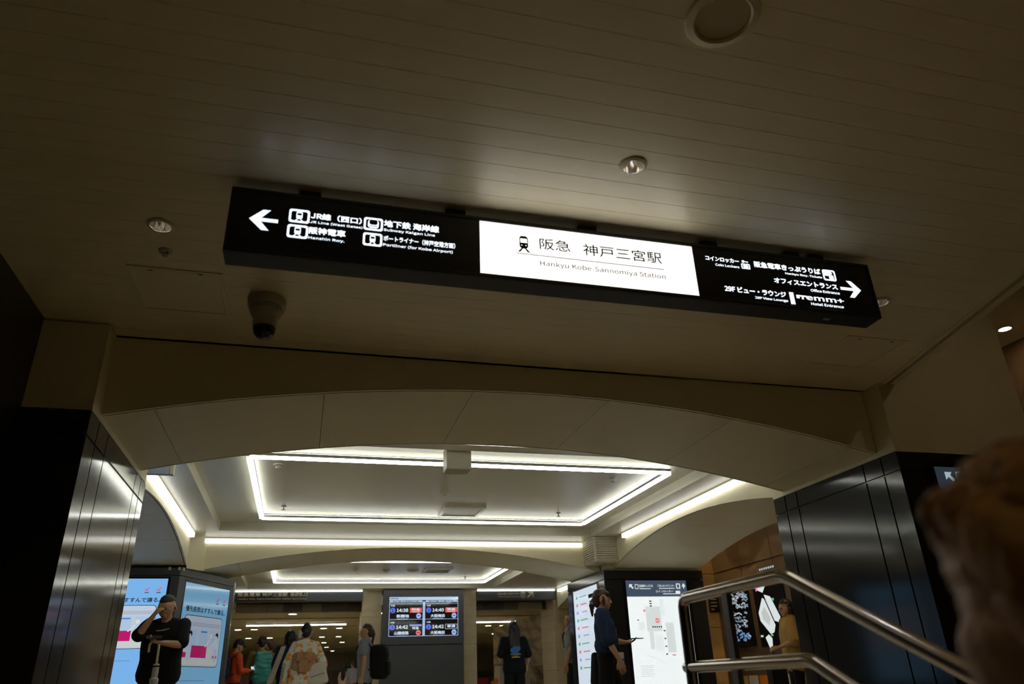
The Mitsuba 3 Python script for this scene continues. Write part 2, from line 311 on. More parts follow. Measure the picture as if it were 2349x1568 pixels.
 'y': (104, [[[46,0,3,109,22,109,55,18,83,108,101,109,58,-18,50,-32,41,-41,26,-47,9,-46,10,-32,11,-30,23,-32,31,-29,39,-20]]]),
 '。': (200, [[[8,16,9,26,14,37,23,45,34,49,44,49,55,45,63,38,69,25,69,11,65,1,55,-9,44,-13,29,-12,20,-7,12,2],[20,27,21,7,28,0,37,-3,45,-2,56,6,59,14,59,22,50,36,41,39,33,38,24,33]]]),
 'あ': (200, [[[22,18,23,38,29,53,48,76,72,91,74,116,73,120,30,121,29,136,75,134,78,159,94,159,91,135,132,138,160,143,159,128,88,121,86,97,110,101,126,101,129,113,133,114,145,111,142,101,143,97,154,94,169,83,180,63,181,43,174,22,161,7,142,-4,121,-10,115,-10,107,2,141,12,156,24,164,39,166,52,162,68,151,80,138,86,118,49,103,30,92,21,97,4,82,0,78,10,61,2,40,0,28,6],[85,82,87,45,90,38,109,60,122,88,108,88],[38,23,41,17,50,15,64,19,76,26,71,75,58,67,43,49,38,37]]]),
 'い': (200, [[[134,127,135,130,149,134,157,123,177,74,184,34,168,28,164,56,156,85,145,112]],[[25,139,44,140,43,88,45,65,52,36,59,23,69,17,78,19,89,36,96,58,109,44,103,27,93,10,79,-1,66,-2,56,2,48,9,38,26,29,63]]]),
 'う': (200, [[[38,80,34,99,91,110,119,111,133,108,147,100,158,85,161,73,161,58,157,42,144,22,121,5,99,-4,70,-10,62,6,79,8,107,17,122,25,133,35,143,56,144,71,142,78,134,89,116,96,85,94]],[[57,142,60,157,107,150,145,148,143,133,108,135]]]),
 'き': (200, [[[33,81,32,96,51,94,114,95,105,121,41,122,37,123,36,127,36,137,100,135,95,158,108,160,112,160,118,136,158,145,159,130,121,123,129,97,170,105,172,92,169,89,136,82,145,64,157,50,149,37,105,44,106,56,135,54,120,81,43,80]],[[38,19,38,37,45,56,58,54,61,52,54,40,53,25,59,14,72,8,90,5,113,5,146,9,146,-7,117,-10,86,-10,67,-7,51,0,43,8]]]),
 'ご': (200, [[[183,137,168,165,178,169,195,141]],[[145,156,156,161,172,133,161,128]],[[31,25,31,40,35,59,51,58,47,36,48,29,52,21,60,15,84,9,113,9,143,12,163,17,163,-1,121,-7,71,-6,56,-2,43,5,35,14]],[[43,138,117,136,150,139,150,122,70,120,43,122]]]),
 'す': (200, [[[20,116,19,131,108,133,107,159,125,159,125,133,186,133,186,118,124,119,125,85,131,68,131,52,127,34,119,19,110,9,93,-3,73,-11,70,-11,58,2,75,7,92,15,105,27,109,35,89,32,73,38,65,47,61,57,62,77,73,93,84,99,109,99,109,118],[77,60,80,52,84,49,92,46,102,47,112,57,114,65,113,76,103,86,89,86,77,74]]]),
 'っ': (200, [[[32,79,103,100,137,100,151,94,163,83,170,65,169,43,160,25,138,8,107,-2,79,-5,73,10,102,13,123,19,139,27,148,36,154,52,154,61,150,73,145,79,134,85,114,87,80,79,38,64]]]),
 'で': (200, [[[175,80,159,109,169,112,184,89,185,84]],[[17,116,16,132,175,145,175,129,140,127,117,116,99,95,90,66,92,47,101,30,125,15,159,9,154,-7,131,-5,107,4,88,19,78,35,74,53,77,81,87,103,108,126,49,120,22,115]],[[136,99,147,104,163,76,152,72]]]),
 'な': (200, [[[132,119,138,130,142,131,174,114,186,104,179,93,176,92,158,106]],[[64,17,68,33,77,42,93,48,124,47,122,97,137,97,139,42,160,33,180,18,171,4,151,21,140,26,139,11,133,-1,115,-10,94,-10,76,-4,68,4],[81,27,81,12,89,6,97,4,112,5,124,17,124,32,111,36,91,34]],[[19,36,44,73,61,110,21,111,19,126,66,126,72,160,90,159,83,128,114,135,114,120,78,113,53,57,36,30,32,29]]]),
 'は': (200, [[[75,16,76,32,88,46,105,52,135,52,133,102,80,103,80,118,132,117,132,154,150,154,148,118,183,122,183,107,148,102,150,47,178,31,190,19,180,7,168,19,152,29,150,14,145,4,138,-2,127,-6,104,-6,92,-3,78,8],[89,22,91,16,100,10,108,8,123,9,133,17,135,36,121,40,104,39,91,31]],[[23,39,24,84,33,154,47,154,51,152,45,128,38,76,39,33,51,60,59,52,45,11,44,-7,30,-7]]]),
 'ば': (200, [[[173,160,174,163,183,164,194,137,184,134]],[[70,24,78,40,89,47,100,50,130,50,128,100,75,101,75,116,128,115,127,152,145,152,143,116,178,120,178,105,143,100,145,47,147,43,170,31,185,17,178,6,175,5,163,17,147,27,143,6,134,-4,119,-9,102,-9,89,-6,74,5,71,11],[85,27,85,17,90,10,102,6,115,6,127,12,131,30,127,36,104,38,90,33]],[[153,153,155,157,163,158,172,138,173,130,163,128]],[[18,41,19,79,28,150,29,152,46,151,34,82,34,31,46,58,54,52,54,49,40,8,40,-9,25,-9]]]),
 'ぷ': (200, [[[146,120,148,131,152,137,164,144,174,144,183,140,189,133,192,124,188,107,174,98,164,98,154,103,148,111],[157,117,163,108,171,107,180,112,183,121,178,132,167,135,157,128]],[[140,67,152,75,157,71,173,46,188,12,173,4,155,47]],[[68,142,76,153,84,151,126,128,130,117,111,101,105,99,97,109,107,115,109,120]],[[58,12,73,8,93,7,106,12,110,20,109,32,102,47,89,64,69,82,73,88,81,93,104,69,119,49,127,28,126,12,123,5,115,-3,99,-8,60,-5]],[[4,15,33,35,54,55,64,45,50,29,15,3]]]),
 'り': (200, [[[42,72,50,159,68,158,61,126,60,107,72,126,83,137,94,144,107,148,119,148,134,142,145,131,154,113,158,94,158,65,152,41,142,24,129,11,106,-2,73,-10,65,4,85,8,109,17,118,23,133,40,141,63,142,89,137,112,130,125,117,133,104,133,89,126,78,115,62,84,59,69,60,46,44,45]]]),
 'る': (200, [[[23,50,25,54,121,134,107,135,48,131,48,148,83,147,142,151,150,141,149,138,89,89,101,91,131,90,149,83,162,72,169,60,171,36,164,17,153,5,139,-3,126,-7,93,-9,71,-2,63,5,59,13,59,26,62,33,70,41,83,46,101,45,116,38,124,29,131,11,142,16,149,23,154,34,155,50,148,65,130,76,117,79,101,79,80,74,58,62,35,40],[74,25,75,14,85,7,94,5,116,7,110,24,97,33,86,34,78,31]]]),
 'ん': (200, [[[15,-2,40,56,92,156,108,150,109,147,98,132,68,77,86,84,96,85,109,81,115,75,119,61,119,23,122,14,132,9,143,10,152,14,167,32,176,58,189,48,178,20,164,3,144,-7,123,-7,114,-3,105,10,102,63,92,70,81,69,69,63,53,45,42,21,33,-7]]]),
 'ィ': (200, [[[25,49,26,52,58,62,97,81,124,101,143,122,156,111,137,91,111,72,112,-16,94,-16,95,62,35,37,31,37]]]),
 'イ': (200, [[[24,58,18,73,58,86,106,110,132,129,158,156,161,156,172,145,153,125,119,99,120,-6,100,-6,101,88,63,70,27,57]]]),
 'ウ': (200, [[[27,64,27,127,90,127,89,161,108,161,108,127,167,128,176,122,165,73,148,39,124,15,88,-4,74,-8,62,7,102,21,118,32,132,46,146,72,153,95,155,112,45,112,45,64]]]),
 'エ': (200, [[[17,8,17,26,91,26,91,117,29,117,29,134,173,134,173,117,108,117,108,26,183,26,183,8]]]),
 'オ': (200, [[[18,26,20,30,40,40,69,61,96,87,108,104,25,104,25,121,115,120,114,157,132,157,131,120,180,121,180,105,131,104,133,6,126,-4,120,-6,82,-4,81,11,111,9,117,15,115,88,80,50,44,23,28,15]]]),
 'カ': (200, [[[22,6,40,18,63,45,77,79,82,104,81,106,26,105,25,122,82,121,83,158,102,158,99,121,161,122,171,117,168,64,163,25,159,11,151,0,142,-3,104,-2,102,15,136,13,143,17,151,52,153,106,98,106,88,60,69,24,50,4,38,-5,35,-5]]]),
 'コ': (200, [[[32,26,152,26,152,120,35,119,34,137,170,136,170,-2,152,-2,151,9,32,8]]]),
 'ジ': (200, [[[177,123,159,155,170,159,188,128]],[[28,8,29,10,71,21,105,38,127,54,149,75,170,105,174,101,180,88,165,68,136,40,108,20,78,5,39,-7,36,-6]],[[132,144,144,149,162,118,150,113]],[[49,138,57,152,59,152,101,123,91,110]],[[19,93,26,106,29,107,64,86,71,79,65,69,61,67]]]),
 'ス': (200, [[[20,8,56,27,83,48,114,82,135,122,134,124,37,123,37,141,143,140,150,142,160,134,140,93,122,66,167,22,180,7,177,3,165,-5,137,29,111,53,76,21,36,-4,32,-5]]]),
 'タ': (200, [[[19,76,20,79,43,95,62,115,80,141,89,163,107,157,96,134,153,134,163,136,174,129,161,92,139,55,161,38,150,24,128,41,96,13,61,-6,51,-9,38,2,38,4,56,10,83,24,114,51,72,81,82,91,85,91,126,65,143,94,151,120,85,120,68,98,33,67]]]),
 'ッ': (200, [[[74,-15,60,-1,73,3,95,14,112,27,125,41,142,71,152,109,169,104,160,72,150,50,138,32,119,12,95,-5]],[[82,109,97,115,112,71,97,67]],[[53,54,36,100,51,104,68,59]]]),
 'ト': (200, [[[66,-6,66,155,85,155,84,101,130,86,169,69,163,52,160,52,132,66,84,83,85,-6]]]),
 'ナ': (200, [[[19,92,19,109,97,108,97,144,95,155,115,155,114,108,184,109,184,92,114,92,111,60,100,31,78,5,59,-8,43,4,69,20,84,38,94,63,97,91]]]),
 'ビ': (200, [[[157,160,168,165,184,137,173,133]],[[38,22,37,150,56,150,56,89,111,105,147,122,149,122,155,108,150,103,125,93,55,72,56,19,63,14,81,11,129,12,164,17,164,-1,117,-5,77,-5,56,-2,43,6]],[[135,152,146,157,162,129,151,125]]]),
 'フ': (200, [[[29,124,29,141,161,141,172,134,158,83,140,49,123,30,107,17,78,1,62,-5,49,7,48,11,69,17,87,25,107,39,121,53,140,85,151,123]]]),
 'ポ': (200, [[[142,153,146,162,153,168,169,170,182,161,186,149,185,141,176,129,159,126,150,130,144,137],[151,145,156,137,166,135,175,141,177,148,175,155,170,160,161,161,153,156]],[[135,71,136,74,149,79,171,48,182,27,167,20,151,50]],[[18,104,18,120,91,119,90,154,108,154,108,119,176,120,176,104,107,104,107,1,101,-7,95,-9,62,-8,60,5,60,8,86,6,91,11,91,104]],[[12,27,36,55,50,80,64,74,52,51,27,19]]]),
 'ュ': (200, [[[30,1,30,18,118,17,120,22,128,85,49,84,49,101,137,101,147,96,136,18,171,18,171,1]]]),
 'ラ': (200, [[[28,87,28,103,166,103,175,97,165,66,146,35,120,12,98,0,76,-8,71,-8,60,6,90,15,122,34,142,57,154,87]],[[46,133,46,149,161,149,161,132]]]),
 'ロ': (200, [[[29,-2,29,137,172,137,172,-2,155,-2,154,10,47,10,46,-2],[46,27,155,26,155,121,46,121]]]),
 'ン': (200, [[[38,-4,29,13,52,17,76,25,110,42,130,57,150,77,166,98,174,114,177,113,184,100,178,86,151,53,123,30,82,8,46,-3]],[[34,134,47,146,83,118,96,104,83,93,61,114]]]),
 '・': (200, [[[79,71,80,85,85,92,94,97,111,95,116,91,121,81,121,71,118,64,105,55,95,55,88,58]]]),
 'ー': (200, [[[20,86,179,87,179,67,20,67]]]),
 '三': (200, [[[13,13,187,13,187,-2,13,-2]],[[25,149,176,149,176,134,25,134]],[[37,83,160,83,160,68,37,68]]]),
 '下': (200, [[[11,139,11,154,189,154,189,139,104,138,104,104,108,106,138,90,175,67,178,63,167,50,145,67,104,90,104,-16,88,-16,88,139]]]),
 '優': (200, [[[64,-17,55,-5,81,-2,107,4,89,20,67,10,64,10,56,18,87,33,103,45,96,54,96,71,109,71,109,57,113,54,143,54,147,56,148,63,158,60,157,52,152,46,120,45,113,38,165,37,173,33,164,20,143,4,194,-5,186,-17,153,-12,124,-2,93,-12],[101,26,112,17,126,11,150,26]],[[59,87,78,88,78,137,112,138,115,144,114,148,64,148,64,159,188,159,188,148,133,148,128,139,173,138,173,88,192,87,192,60,179,60,187,49,180,43,177,42,155,65,165,71,177,61,177,77,131,77,140,67,131,60,110,77,73,77,72,60,59,60],[92,88,158,87,159,95,93,96],[92,105,158,104,159,111,93,112],[92,121,158,120,159,128,93,129]],[[64,49,84,71,94,66,90,58,74,43]],[[12,70,4,86,26,117,38,143,46,167,60,164,45,124,45,-16,30,-16,30,93]]]),
 '先': (200, [[[10,-6,30,3,49,19,58,36,64,62,63,67,13,67,12,82,92,83,91,123,52,123,34,92,21,98,40,134,49,164,64,161,58,137,92,137,92,168,108,168,109,137,174,137,174,123,108,123,108,83,188,82,188,67,133,66,134,3,138,1,173,2,176,11,178,31,191,25,188,0,181,-11,177,-13,130,-13,122,-9,118,2,117,67,80,67,74,34,59,7,41,-8,22,-17,18,-17]]]),
 '内': (200, [[[20,134,92,134,93,168,108,168,109,134,181,134,181,1,177,-11,160,-16,134,-16,129,-2,163,-1,166,2,166,119,109,119,104,94,158,41,160,36,157,33,148,27,133,46,100,78,83,50,66,34,50,25,40,36,62,50,78,68,89,93,92,118,36,119,35,-16,20,-17]]]),
 '列': (200, [[[145,-15,141,-1,167,-1,170,3,170,167,185,167,184,-6,174,-14]],[[128,145,143,145,143,33,128,33]],[[11,65,31,99,44,139,43,143,12,143,12,157,114,157,114,143,59,142,52,113,102,113,108,111,106,95,94,55,76,23,54,0,26,-17,16,-4,44,11,66,36,36,61,46,71,75,50,85,73,91,98,47,99,33,70,23,56]]]),
 '口': (200, [[[25,147,175,147,175,-11,159,-11,158,6,42,6,41,-11,25,-11],[41,22,159,21,159,132,41,132]]]),
 '地': (200, [[[64,85,86,96,86,150,100,150,100,103,103,102,127,112,127,168,141,168,141,119,165,128,173,134,184,131,182,50,177,41,165,37,152,37,149,48,149,50,164,50,168,55,168,114,141,102,141,28,127,28,127,96,101,86,101,7,107,2,169,2,177,10,179,30,181,30,193,25,190,4,185,-6,172,-12,105,-12,93,-8,89,-4,86,5,86,77,83,78,70,72]],[[12,16,7,31,34,42,34,105,8,106,8,120,34,120,34,166,48,166,48,120,72,120,72,106,48,105,48,49,71,57,74,43,15,16]]]),
 '大': (200, [[[9,-4,34,10,59,33,77,64,86,92,85,96,12,96,12,111,89,111,92,139,92,168,108,168,105,111,188,111,188,96,113,95,129,56,143,35,165,13,191,-1,181,-16,159,-4,133,21,114,50,100,82,90,53,79,33,52,3,21,-16]]]),
 '姫': (200, [[[89,158,189,158,189,144,152,143,152,109,183,109,183,44,152,44,152,5,192,4,192,-10,89,-10],[103,59,168,58,168,95,103,95],[103,5,138,4,138,44,103,44],[103,110,138,109,138,144,103,144]],[[8,-5,31,14,42,32,13,57,25,112,10,113,10,127,28,127,33,168,48,168,42,127,79,126,72,71,61,37,82,16,83,12,73,2,54,21,43,5,22,-14,16,-16],[30,62,50,47,60,85,63,113,39,113]]]),
 '宮': (200, [[[16,149,91,149,85,165,96,169,101,169,111,149,184,149,184,104,169,104,168,135,32,135,31,104,16,104]],[[34,49,81,49,88,64,87,67,48,67,48,118,152,118,152,67,108,67,98,50,168,49,168,-15,153,-15,152,-7,50,-7,49,-16,34,-16],[49,7,152,6,153,35,50,36],[63,80,136,79,137,104,64,106]]]),
 '山': (200, [[[22,127,37,127,37,14,91,14,92,166,108,166,108,15,162,14,163,127,178,127,179,-15,163,-16,162,-1,22,-1]]]),
 '岸': (200, [[[46,27,46,40,109,41,108,62,56,62,56,75,179,75,179,62,124,62,124,41,190,40,190,27,125,27,124,-16,109,-16,108,27]],[[7,-4,17,15,23,39,25,106,187,106,187,92,39,92,39,48,32,11,20,-12]],[[25,161,41,161,42,135,91,135,92,169,108,169,108,135,160,135,161,161,176,161,176,121,26,121]]]),
 '席': (200, [[[7,-9,18,21,23,51,24,148,100,148,94,166,107,170,120,148,190,148,190,134,39,134,38,59,33,22,19,-17]],[[45,98,46,111,76,111,76,128,90,128,91,111,140,111,141,128,156,128,156,111,188,111,189,98,156,98,156,66,125,66,123,64,124,50,178,50,178,4,176,-2,164,-7,141,-7,137,6,163,7,163,36,125,37,123,35,123,-17,109,-17,109,36,72,37,71,-7,56,-7,56,50,108,50,109,64,107,66,76,66,76,98],[90,79,140,78,141,97,91,98]]]),
 '座': (200, [[[38,-11,38,2,107,2,107,32,51,32,51,45,107,46,107,125,121,125,122,67,139,85,147,103,151,121,164,120,158,95,179,77,190,64,181,55,153,82,133,57,121,64,122,45,178,45,178,32,121,32,121,3,191,2,191,-11]],[[6,-8,14,13,21,50,22,147,105,147,96,165,109,170,124,147,190,147,190,133,37,133,37,65,30,15,19,-15]],[[40,62,60,87,70,121,83,120,78,95,101,73,102,67,93,60,73,82,53,55,50,54]]]),
 '急': (200, [[[166,16,154,36,167,41,181,19,190,-2,178,-7,175,-6]],[[11,113,45,141,64,169,80,166,75,154,132,154,141,147,125,121,164,121,164,50,31,50,31,63,149,63,148,80,38,80,38,92,148,92,149,108,35,109,34,112,20,103],[46,122,106,121,119,140,64,141]],[[52,3,52,36,67,36,67,6,68,2,74,0,131,0,138,5,140,22,154,17,152,1,147,-9,132,-14,66,-13,55,-7]],[[83,40,90,47,95,48,116,27,123,16,111,8,99,25]],[[9,-3,29,35,42,30,23,-9]]]),
 '戸': (200, [[[14,156,187,156,187,142,14,142]],[[7,-7,21,11,30,37,33,57,33,120,172,120,172,38,157,38,156,49,48,49,40,16,25,-11,18,-17],[48,64,156,63,157,105,49,106]]]),
 '改': (200, [[[12,7,18,18,18,97,71,98,71,139,15,139,15,154,86,154,87,85,95,95,107,122,119,168,134,166,126,131,190,131,190,117,177,116,169,78,151,36,171,11,193,-2,184,-15,179,-14,163,-3,141,21,111,-7,94,-17,91,-16,84,-3,114,15,132,36,120,62,110,92,97,70,84,82,33,82,33,19,84,37,86,37,88,23,41,5,19,-6,17,-6],[121,117,131,73,141,51,155,85,161,116]]]),
 '新': (200, [[[92,-6,102,14,109,44,111,150,175,164,185,153,125,138,125,100,192,100,192,86,170,85,170,-15,155,-15,154,86,125,86,123,42,114,4,104,-14]],[[9,89,9,102,33,103,25,131,38,133,40,129,46,105,39,102,64,102,75,132,74,135,12,135,13,148,51,148,43,166,57,169,67,148,101,147,101,135,78,134,89,131,79,103,104,102,104,89,64,88,64,68,101,68,101,55,64,55,64,-2,60,-9,50,-12,37,-12,33,-1,33,1,50,2,50,55,10,55,10,68,50,68,50,89]],[[72,42,83,48,99,16,88,10]],[[8,13,18,26,26,46,38,45,36,34,22,9,18,6]]]),
 '方': (200, [[[10,-6,28,6,41,19,51,34,63,69,68,109,67,119,14,119,14,134,100,134,97,146,88,163,99,169,104,168,117,141,108,134,187,134,187,119,86,119,84,117,83,87,168,87,160,12,154,-5,147,-12,135,-15,100,-14,95,1,132,-1,140,3,147,28,150,72,79,72,71,39,52,7,37,-7,21,-17]]]),
 '普': (200, [[[10,80,10,92,73,92,73,131,22,131,22,144,59,144,47,164,59,169,74,149,70,144,123,144,139,169,153,164,141,144,180,144,180,131,127,131,127,93,190,92,190,79],[87,93,112,92,112,131,87,131]],[[139,98,155,129,169,125,151,94]],[[38,67,164,67,164,-15,148,-15,147,-9,53,-9,52,-16,38,-16],[53,23,53,3,148,4,147,23],[53,55,53,35,148,36,147,55]],[[31,123,43,129,53,115,59,99,46,94,39,112]]]),
 '札': (200, [[[107,166,122,167,123,8,126,3,132,2,166,2,172,4,176,13,179,40,191,33,188,4,179,-9,173,-11,124,-11,115,-8,109,-1,107,11]],[[14,20,5,35,24,60,45,109,10,110,10,124,47,124,48,168,62,168,62,125,98,124,98,110,62,109,62,103,94,69,95,65,85,54,62,84,62,-16,48,-16,48,80,31,45]]]),
 '東': (200, [[[18,-13,9,0,46,17,78,43,31,44,31,118,92,119,91,135,13,135,13,149,91,149,92,168,107,168,108,149,188,149,188,135,107,134,108,118,172,118,172,44,122,43,152,18,173,7,192,0,182,-14,141,8,108,37,107,-16,92,-16,91,36,60,9,23,-12],[107,57,155,56,156,75,108,76],[107,88,155,87,156,105,108,106],[45,57,91,56,92,75,46,76],[45,88,91,87,92,105,46,106]]]),
 '案': (200, [[[7,-2,41,9,63,20,78,32,10,33,11,46,91,46,92,62,107,62,108,46,190,46,190,33,122,32,134,22,156,11,194,-1,185,-14,165,-8,138,5,108,28,107,-16,92,-16,91,27,64,6,27,-11,16,-14]],[[18,56,13,68,54,71,80,77,38,85,58,107,13,107,13,119,69,119,84,138,97,134,88,119,188,119,188,107,150,107,141,95,125,82,183,66,171,55,107,73,72,62,27,56],[63,94,104,85,123,96,131,106,76,107]],[[16,153,91,153,86,165,100,169,110,153,185,153,185,124,170,125,169,140,31,140,30,124,16,124]]]),
 '梅': (200, [[[71,57,71,70,88,71,93,114,179,114,178,71,192,70,192,57,177,57,175,25,189,24,189,11,174,11,170,-6,164,-13,134,-15,130,-2,152,-3,157,0,160,11,80,11,86,56],[106,101,103,70,163,70,166,100],[96,25,161,24,164,56,101,57]],[[70,111,90,142,98,168,112,166,107,146,188,146,188,133,101,133,82,103]],[[116,91,125,98,148,83,150,79,142,72]],[[113,47,122,55,147,35,138,28]],[[7,33,19,60,33,111,10,112,10,126,34,126,34,168,48,168,48,127,67,126,67,112,49,112,48,104,69,69,69,65,61,55,48,80,48,-16,34,-16,34,66,15,22]]]),
 '次': (200, [[[48,-6,76,11,88,22,100,38,111,66,114,109,130,109,129,83,132,71,140,49,151,29,168,11,191,-1,183,-15,163,-5,140,19,124,51,109,22,89,1,61,-17]],[[58,85,79,125,91,168,107,165,100,134,176,135,186,129,180,107,166,74,153,80,153,82,162,102,166,119,94,119,73,77]],[[9,13,9,16,30,43,49,75,54,73,61,67,61,64,23,4]],[[12,143,16,150,22,154,52,135,59,129,59,126,49,116,32,131]]]),
 '海': (200, [[[57,57,57,71,78,73,82,113,179,113,177,72,193,71,193,58,176,57,174,27,187,26,187,13,172,13,166,-7,158,-13,147,-15,126,-14,122,-1,149,-2,154,2,157,13,68,13,75,56],[122,99,142,79,142,76,136,71,163,71,164,100],[116,56,138,35,139,32,132,26,160,27,162,57],[95,100,93,71,133,72,112,93,117,100],[89,57,86,26,129,27,107,50,112,57]],[[55,106,74,133,88,168,103,165,97,146,188,145,188,132,90,132,68,98]],[[19,155,27,165,30,165,56,151,62,144,53,134,39,145]],[[15,-5,40,57,44,60,53,53,53,49,32,-4,28,-12]],[[9,97,17,108,41,95,50,87,40,76]]]),
 '港': (200, [[[13,-5,44,59,46,60,56,53,76,72,89,92,54,93,54,107,89,108,89,131,62,131,62,145,89,145,89,168,104,168,105,145,142,145,143,168,157,168,157,145,187,145,187,131,157,131,157,108,193,107,193,93,158,92,174,69,196,52,184,41,160,64,159,28,99,27,99,3,106,-1,160,-1,167,6,169,21,181,17,180,1,173,-11,166,-14,100,-14,91,-11,85,-2,84,60,62,39,54,45,26,-14],[105,93,95,73,153,74,142,93],[99,41,145,40,146,60,100,61],[104,108,143,107,143,131,104,131]],[[18,155,22,163,28,166,47,156,60,145,54,136,50,134,31,149]],[[7,101,12,109,18,112,39,101,50,92,44,83,40,81,26,92]]]),
 '特': (200, [[[78,93,78,107,128,107,128,133,89,133,89,147,128,147,129,169,143,168,144,147,182,147,182,133,143,132,143,107,192,107,192,93,167,92,167,69,190,69,190,55,167,54,167,-5,163,-12,147,-16,127,-16,123,-3,123,-1,150,-1,153,1,153,55,81,55,81,69,153,69,153,93]],[[92,41,93,44,103,49,122,28,128,17,116,10,104,29]],[[8,84,16,119,19,153,32,151,30,128,41,127,42,168,57,168,57,128,76,127,76,113,57,112,57,69,73,73,76,73,77,70,77,59,57,52,57,-16,42,-16,42,48,12,39,10,49,12,55,42,63,42,113,27,113,20,79]]]),
 '田': (200, [[[19,-14,19,154,181,155,181,-15,166,-15,165,-2,35,-2,34,-15],[106,14,166,13,166,70,106,70],[106,86,166,85,166,140,106,140],[34,14,91,13,91,70,34,70],[34,86,91,85,91,140,34,140]]]),
 '発': (200, [[[6,83,28,95,46,110,23,133,34,139,57,121,74,145,73,147,25,147,25,160,87,160,95,156,78,123,55,97,145,97,118,132,103,164,116,168,129,144,152,166,156,165,164,157,138,136,136,131,149,118,176,143,187,137,188,135,181,128,157,109,176,94,194,85,184,73,169,80,157,89,155,88,155,83,132,83,132,53,180,53,180,39,132,39,132,2,135,-1,166,-1,169,3,172,24,185,18,180,-8,170,-15,130,-15,123,-13,118,-7,116,2,116,39,81,39,76,22,68,9,51,-6,25,-17,16,-5,29,-1,46,9,59,23,64,38,20,39,20,53,66,53,66,82,45,83,45,88,43,89,25,77,14,73],[82,82,81,53,116,53,116,83]]]),
 '神': (200, [[[86,137,127,137,127,168,142,168,142,137,185,137,185,31,171,31,170,39,142,39,142,-16,127,-16,127,39,100,39,99,30,86,30],[142,96,171,95,171,123,142,123],[170,81,142,82,142,53,171,53],[99,54,127,53,127,82,99,81],[99,96,127,95,127,123,99,123]],[[7,56,40,87,60,118,59,120,10,120,11,134,49,134,31,161,43,168,61,144,50,134,73,134,79,129,69,106,55,85,81,59,81,56,71,46,52,68,52,-16,38,-16,38,63,14,43]]]),
 '空': (200, [[[15,144,93,144,85,165,101,169,114,144,185,144,185,104,170,104,169,130,31,130,30,99,15,99]],[[15,-9,15,4,92,5,92,55,36,55,37,69,165,69,165,55,108,55,108,5,185,4,185,-10]],[[113,107,123,118,169,93,182,85,183,82,175,72,172,72,144,91]],[[17,82,50,98,76,118,87,110,68,93,28,70,25,70]]]),
 '線': (200, [[[91,147,122,147,128,168,145,165,138,147,182,147,182,76,146,76,145,68,155,47,176,68,188,61,161,36,167,25,180,12,192,5,184,-7,174,-2,161,11,146,35,145,-5,143,-11,134,-16,111,-17,107,-3,129,-3,131,0,131,75,91,76],[105,89,166,88,167,105,106,106],[105,118,166,117,167,134,106,135]],[[73,2,95,21,109,46,83,47,83,59,119,60,125,58,126,55,120,37,103,10,82,-7]],[[7,106,15,113,26,130,43,169,56,164,57,161,44,135,29,110,48,111,63,138,76,130,55,95,33,66,60,69,54,89,66,92,77,49,65,46,63,56,61,57,13,48,8,62,22,73,39,97,12,93]],[[64,8,55,42,66,44,75,11]],[[41,-6,37,38,48,39,52,-4]],[[7,-9,14,18,16,37,17,39,27,38,29,37,27,20,20,-11,18,-13]]]),
 '行': (200, [[[78,87,78,101,191,101,191,87,161,86,161,-2,156,-12,138,-16,114,-16,109,-2,136,-2,143,-1,146,3,146,86]],[[87,156,185,156,185,142,87,142]],[[5,64,42,98,61,125,75,121,69,109,53,89,53,-17,38,-17,38,71,16,52]],[[7,124,32,144,53,168,67,163,59,151,37,129,17,113]]]),
 '西': (200, [[[12,141,12,156,187,156,188,141,128,140,128,112,179,112,179,-15,164,-15,163,-3,38,-3,37,-16,23,-16,23,112,71,112,71,140],[38,48,38,11,164,12,164,46,125,46,115,53,113,98,85,98,81,75,71,57,61,47,47,38],[129,98,129,61,164,60,164,98],[85,113,114,112,114,141,85,141],[37,51,51,57,61,67,69,84,71,98,37,98]]]),
 '譲': (200, [[[17,54,68,54,68,24,84,29,112,46,74,47,74,59,104,60,104,72,81,72,82,83,104,83,104,96,79,96,79,107,104,107,104,121,117,121,118,107,142,107,143,121,156,121,156,107,184,107,184,96,156,96,156,83,180,83,180,72,156,72,156,60,187,59,188,47,142,47,141,45,152,28,173,45,177,44,183,36,162,21,161,18,177,5,194,-1,195,-4,188,-13,185,-13,160,1,144,17,128,44,109,28,109,2,142,10,142,-1,97,-18,92,-3,97,2,98,22,76,12,69,22,68,-4,31,-4,30,-14,18,-14],[117,60,142,59,143,71,118,72],[117,84,142,83,143,95,118,96],[30,10,55,9,55,42,30,42]],[[74,141,74,153,125,153,120,166,129,168,133,167,139,153,191,153,191,141]],[[141,131,147,139,151,139,188,123,188,120,183,113,180,113]],[[10,122,10,134,74,134,75,123,98,132,109,139,121,135,106,124,84,113,75,122]],[[17,81,68,81,68,69,17,69]],[[17,108,68,108,68,96,17,96]],[[27,162,39,169,53,143,41,137]]]),
 '路': (200, [[[10,-6,8,8,18,11,18,79,31,79,31,14,46,17,46,97,18,98,18,160,83,160,84,108,103,131,119,168,133,165,129,148,169,149,178,145,164,111,149,91,174,70,194,61,185,48,179,49,179,-15,165,-15,163,-8,115,-8,114,-16,100,-16,100,49,88,45,80,56,60,56,60,21,86,26,87,12,15,-6],[140,79,112,56,167,57],[114,6,165,5,165,43,114,43],[120,132,127,116,139,101,151,117,159,134,122,135],[83,98,60,98,60,70,85,69,86,60,110,73,129,90,112,117,94,96,84,103],[32,147,31,111,69,111,69,147]]]),
 '車': (200, [[[11,13,11,27,92,28,91,43,32,43,32,122,91,122,92,136,17,136,17,150,91,150,92,168,107,168,108,150,183,150,183,136,107,136,108,122,169,122,169,43,108,43,107,28,190,27,190,13,108,13,107,-17,92,-17,91,13],[107,57,153,56,154,75,108,76],[107,89,153,88,154,108,108,109],[46,57,91,56,92,75,47,76],[46,89,91,88,92,108,47,109]]]),
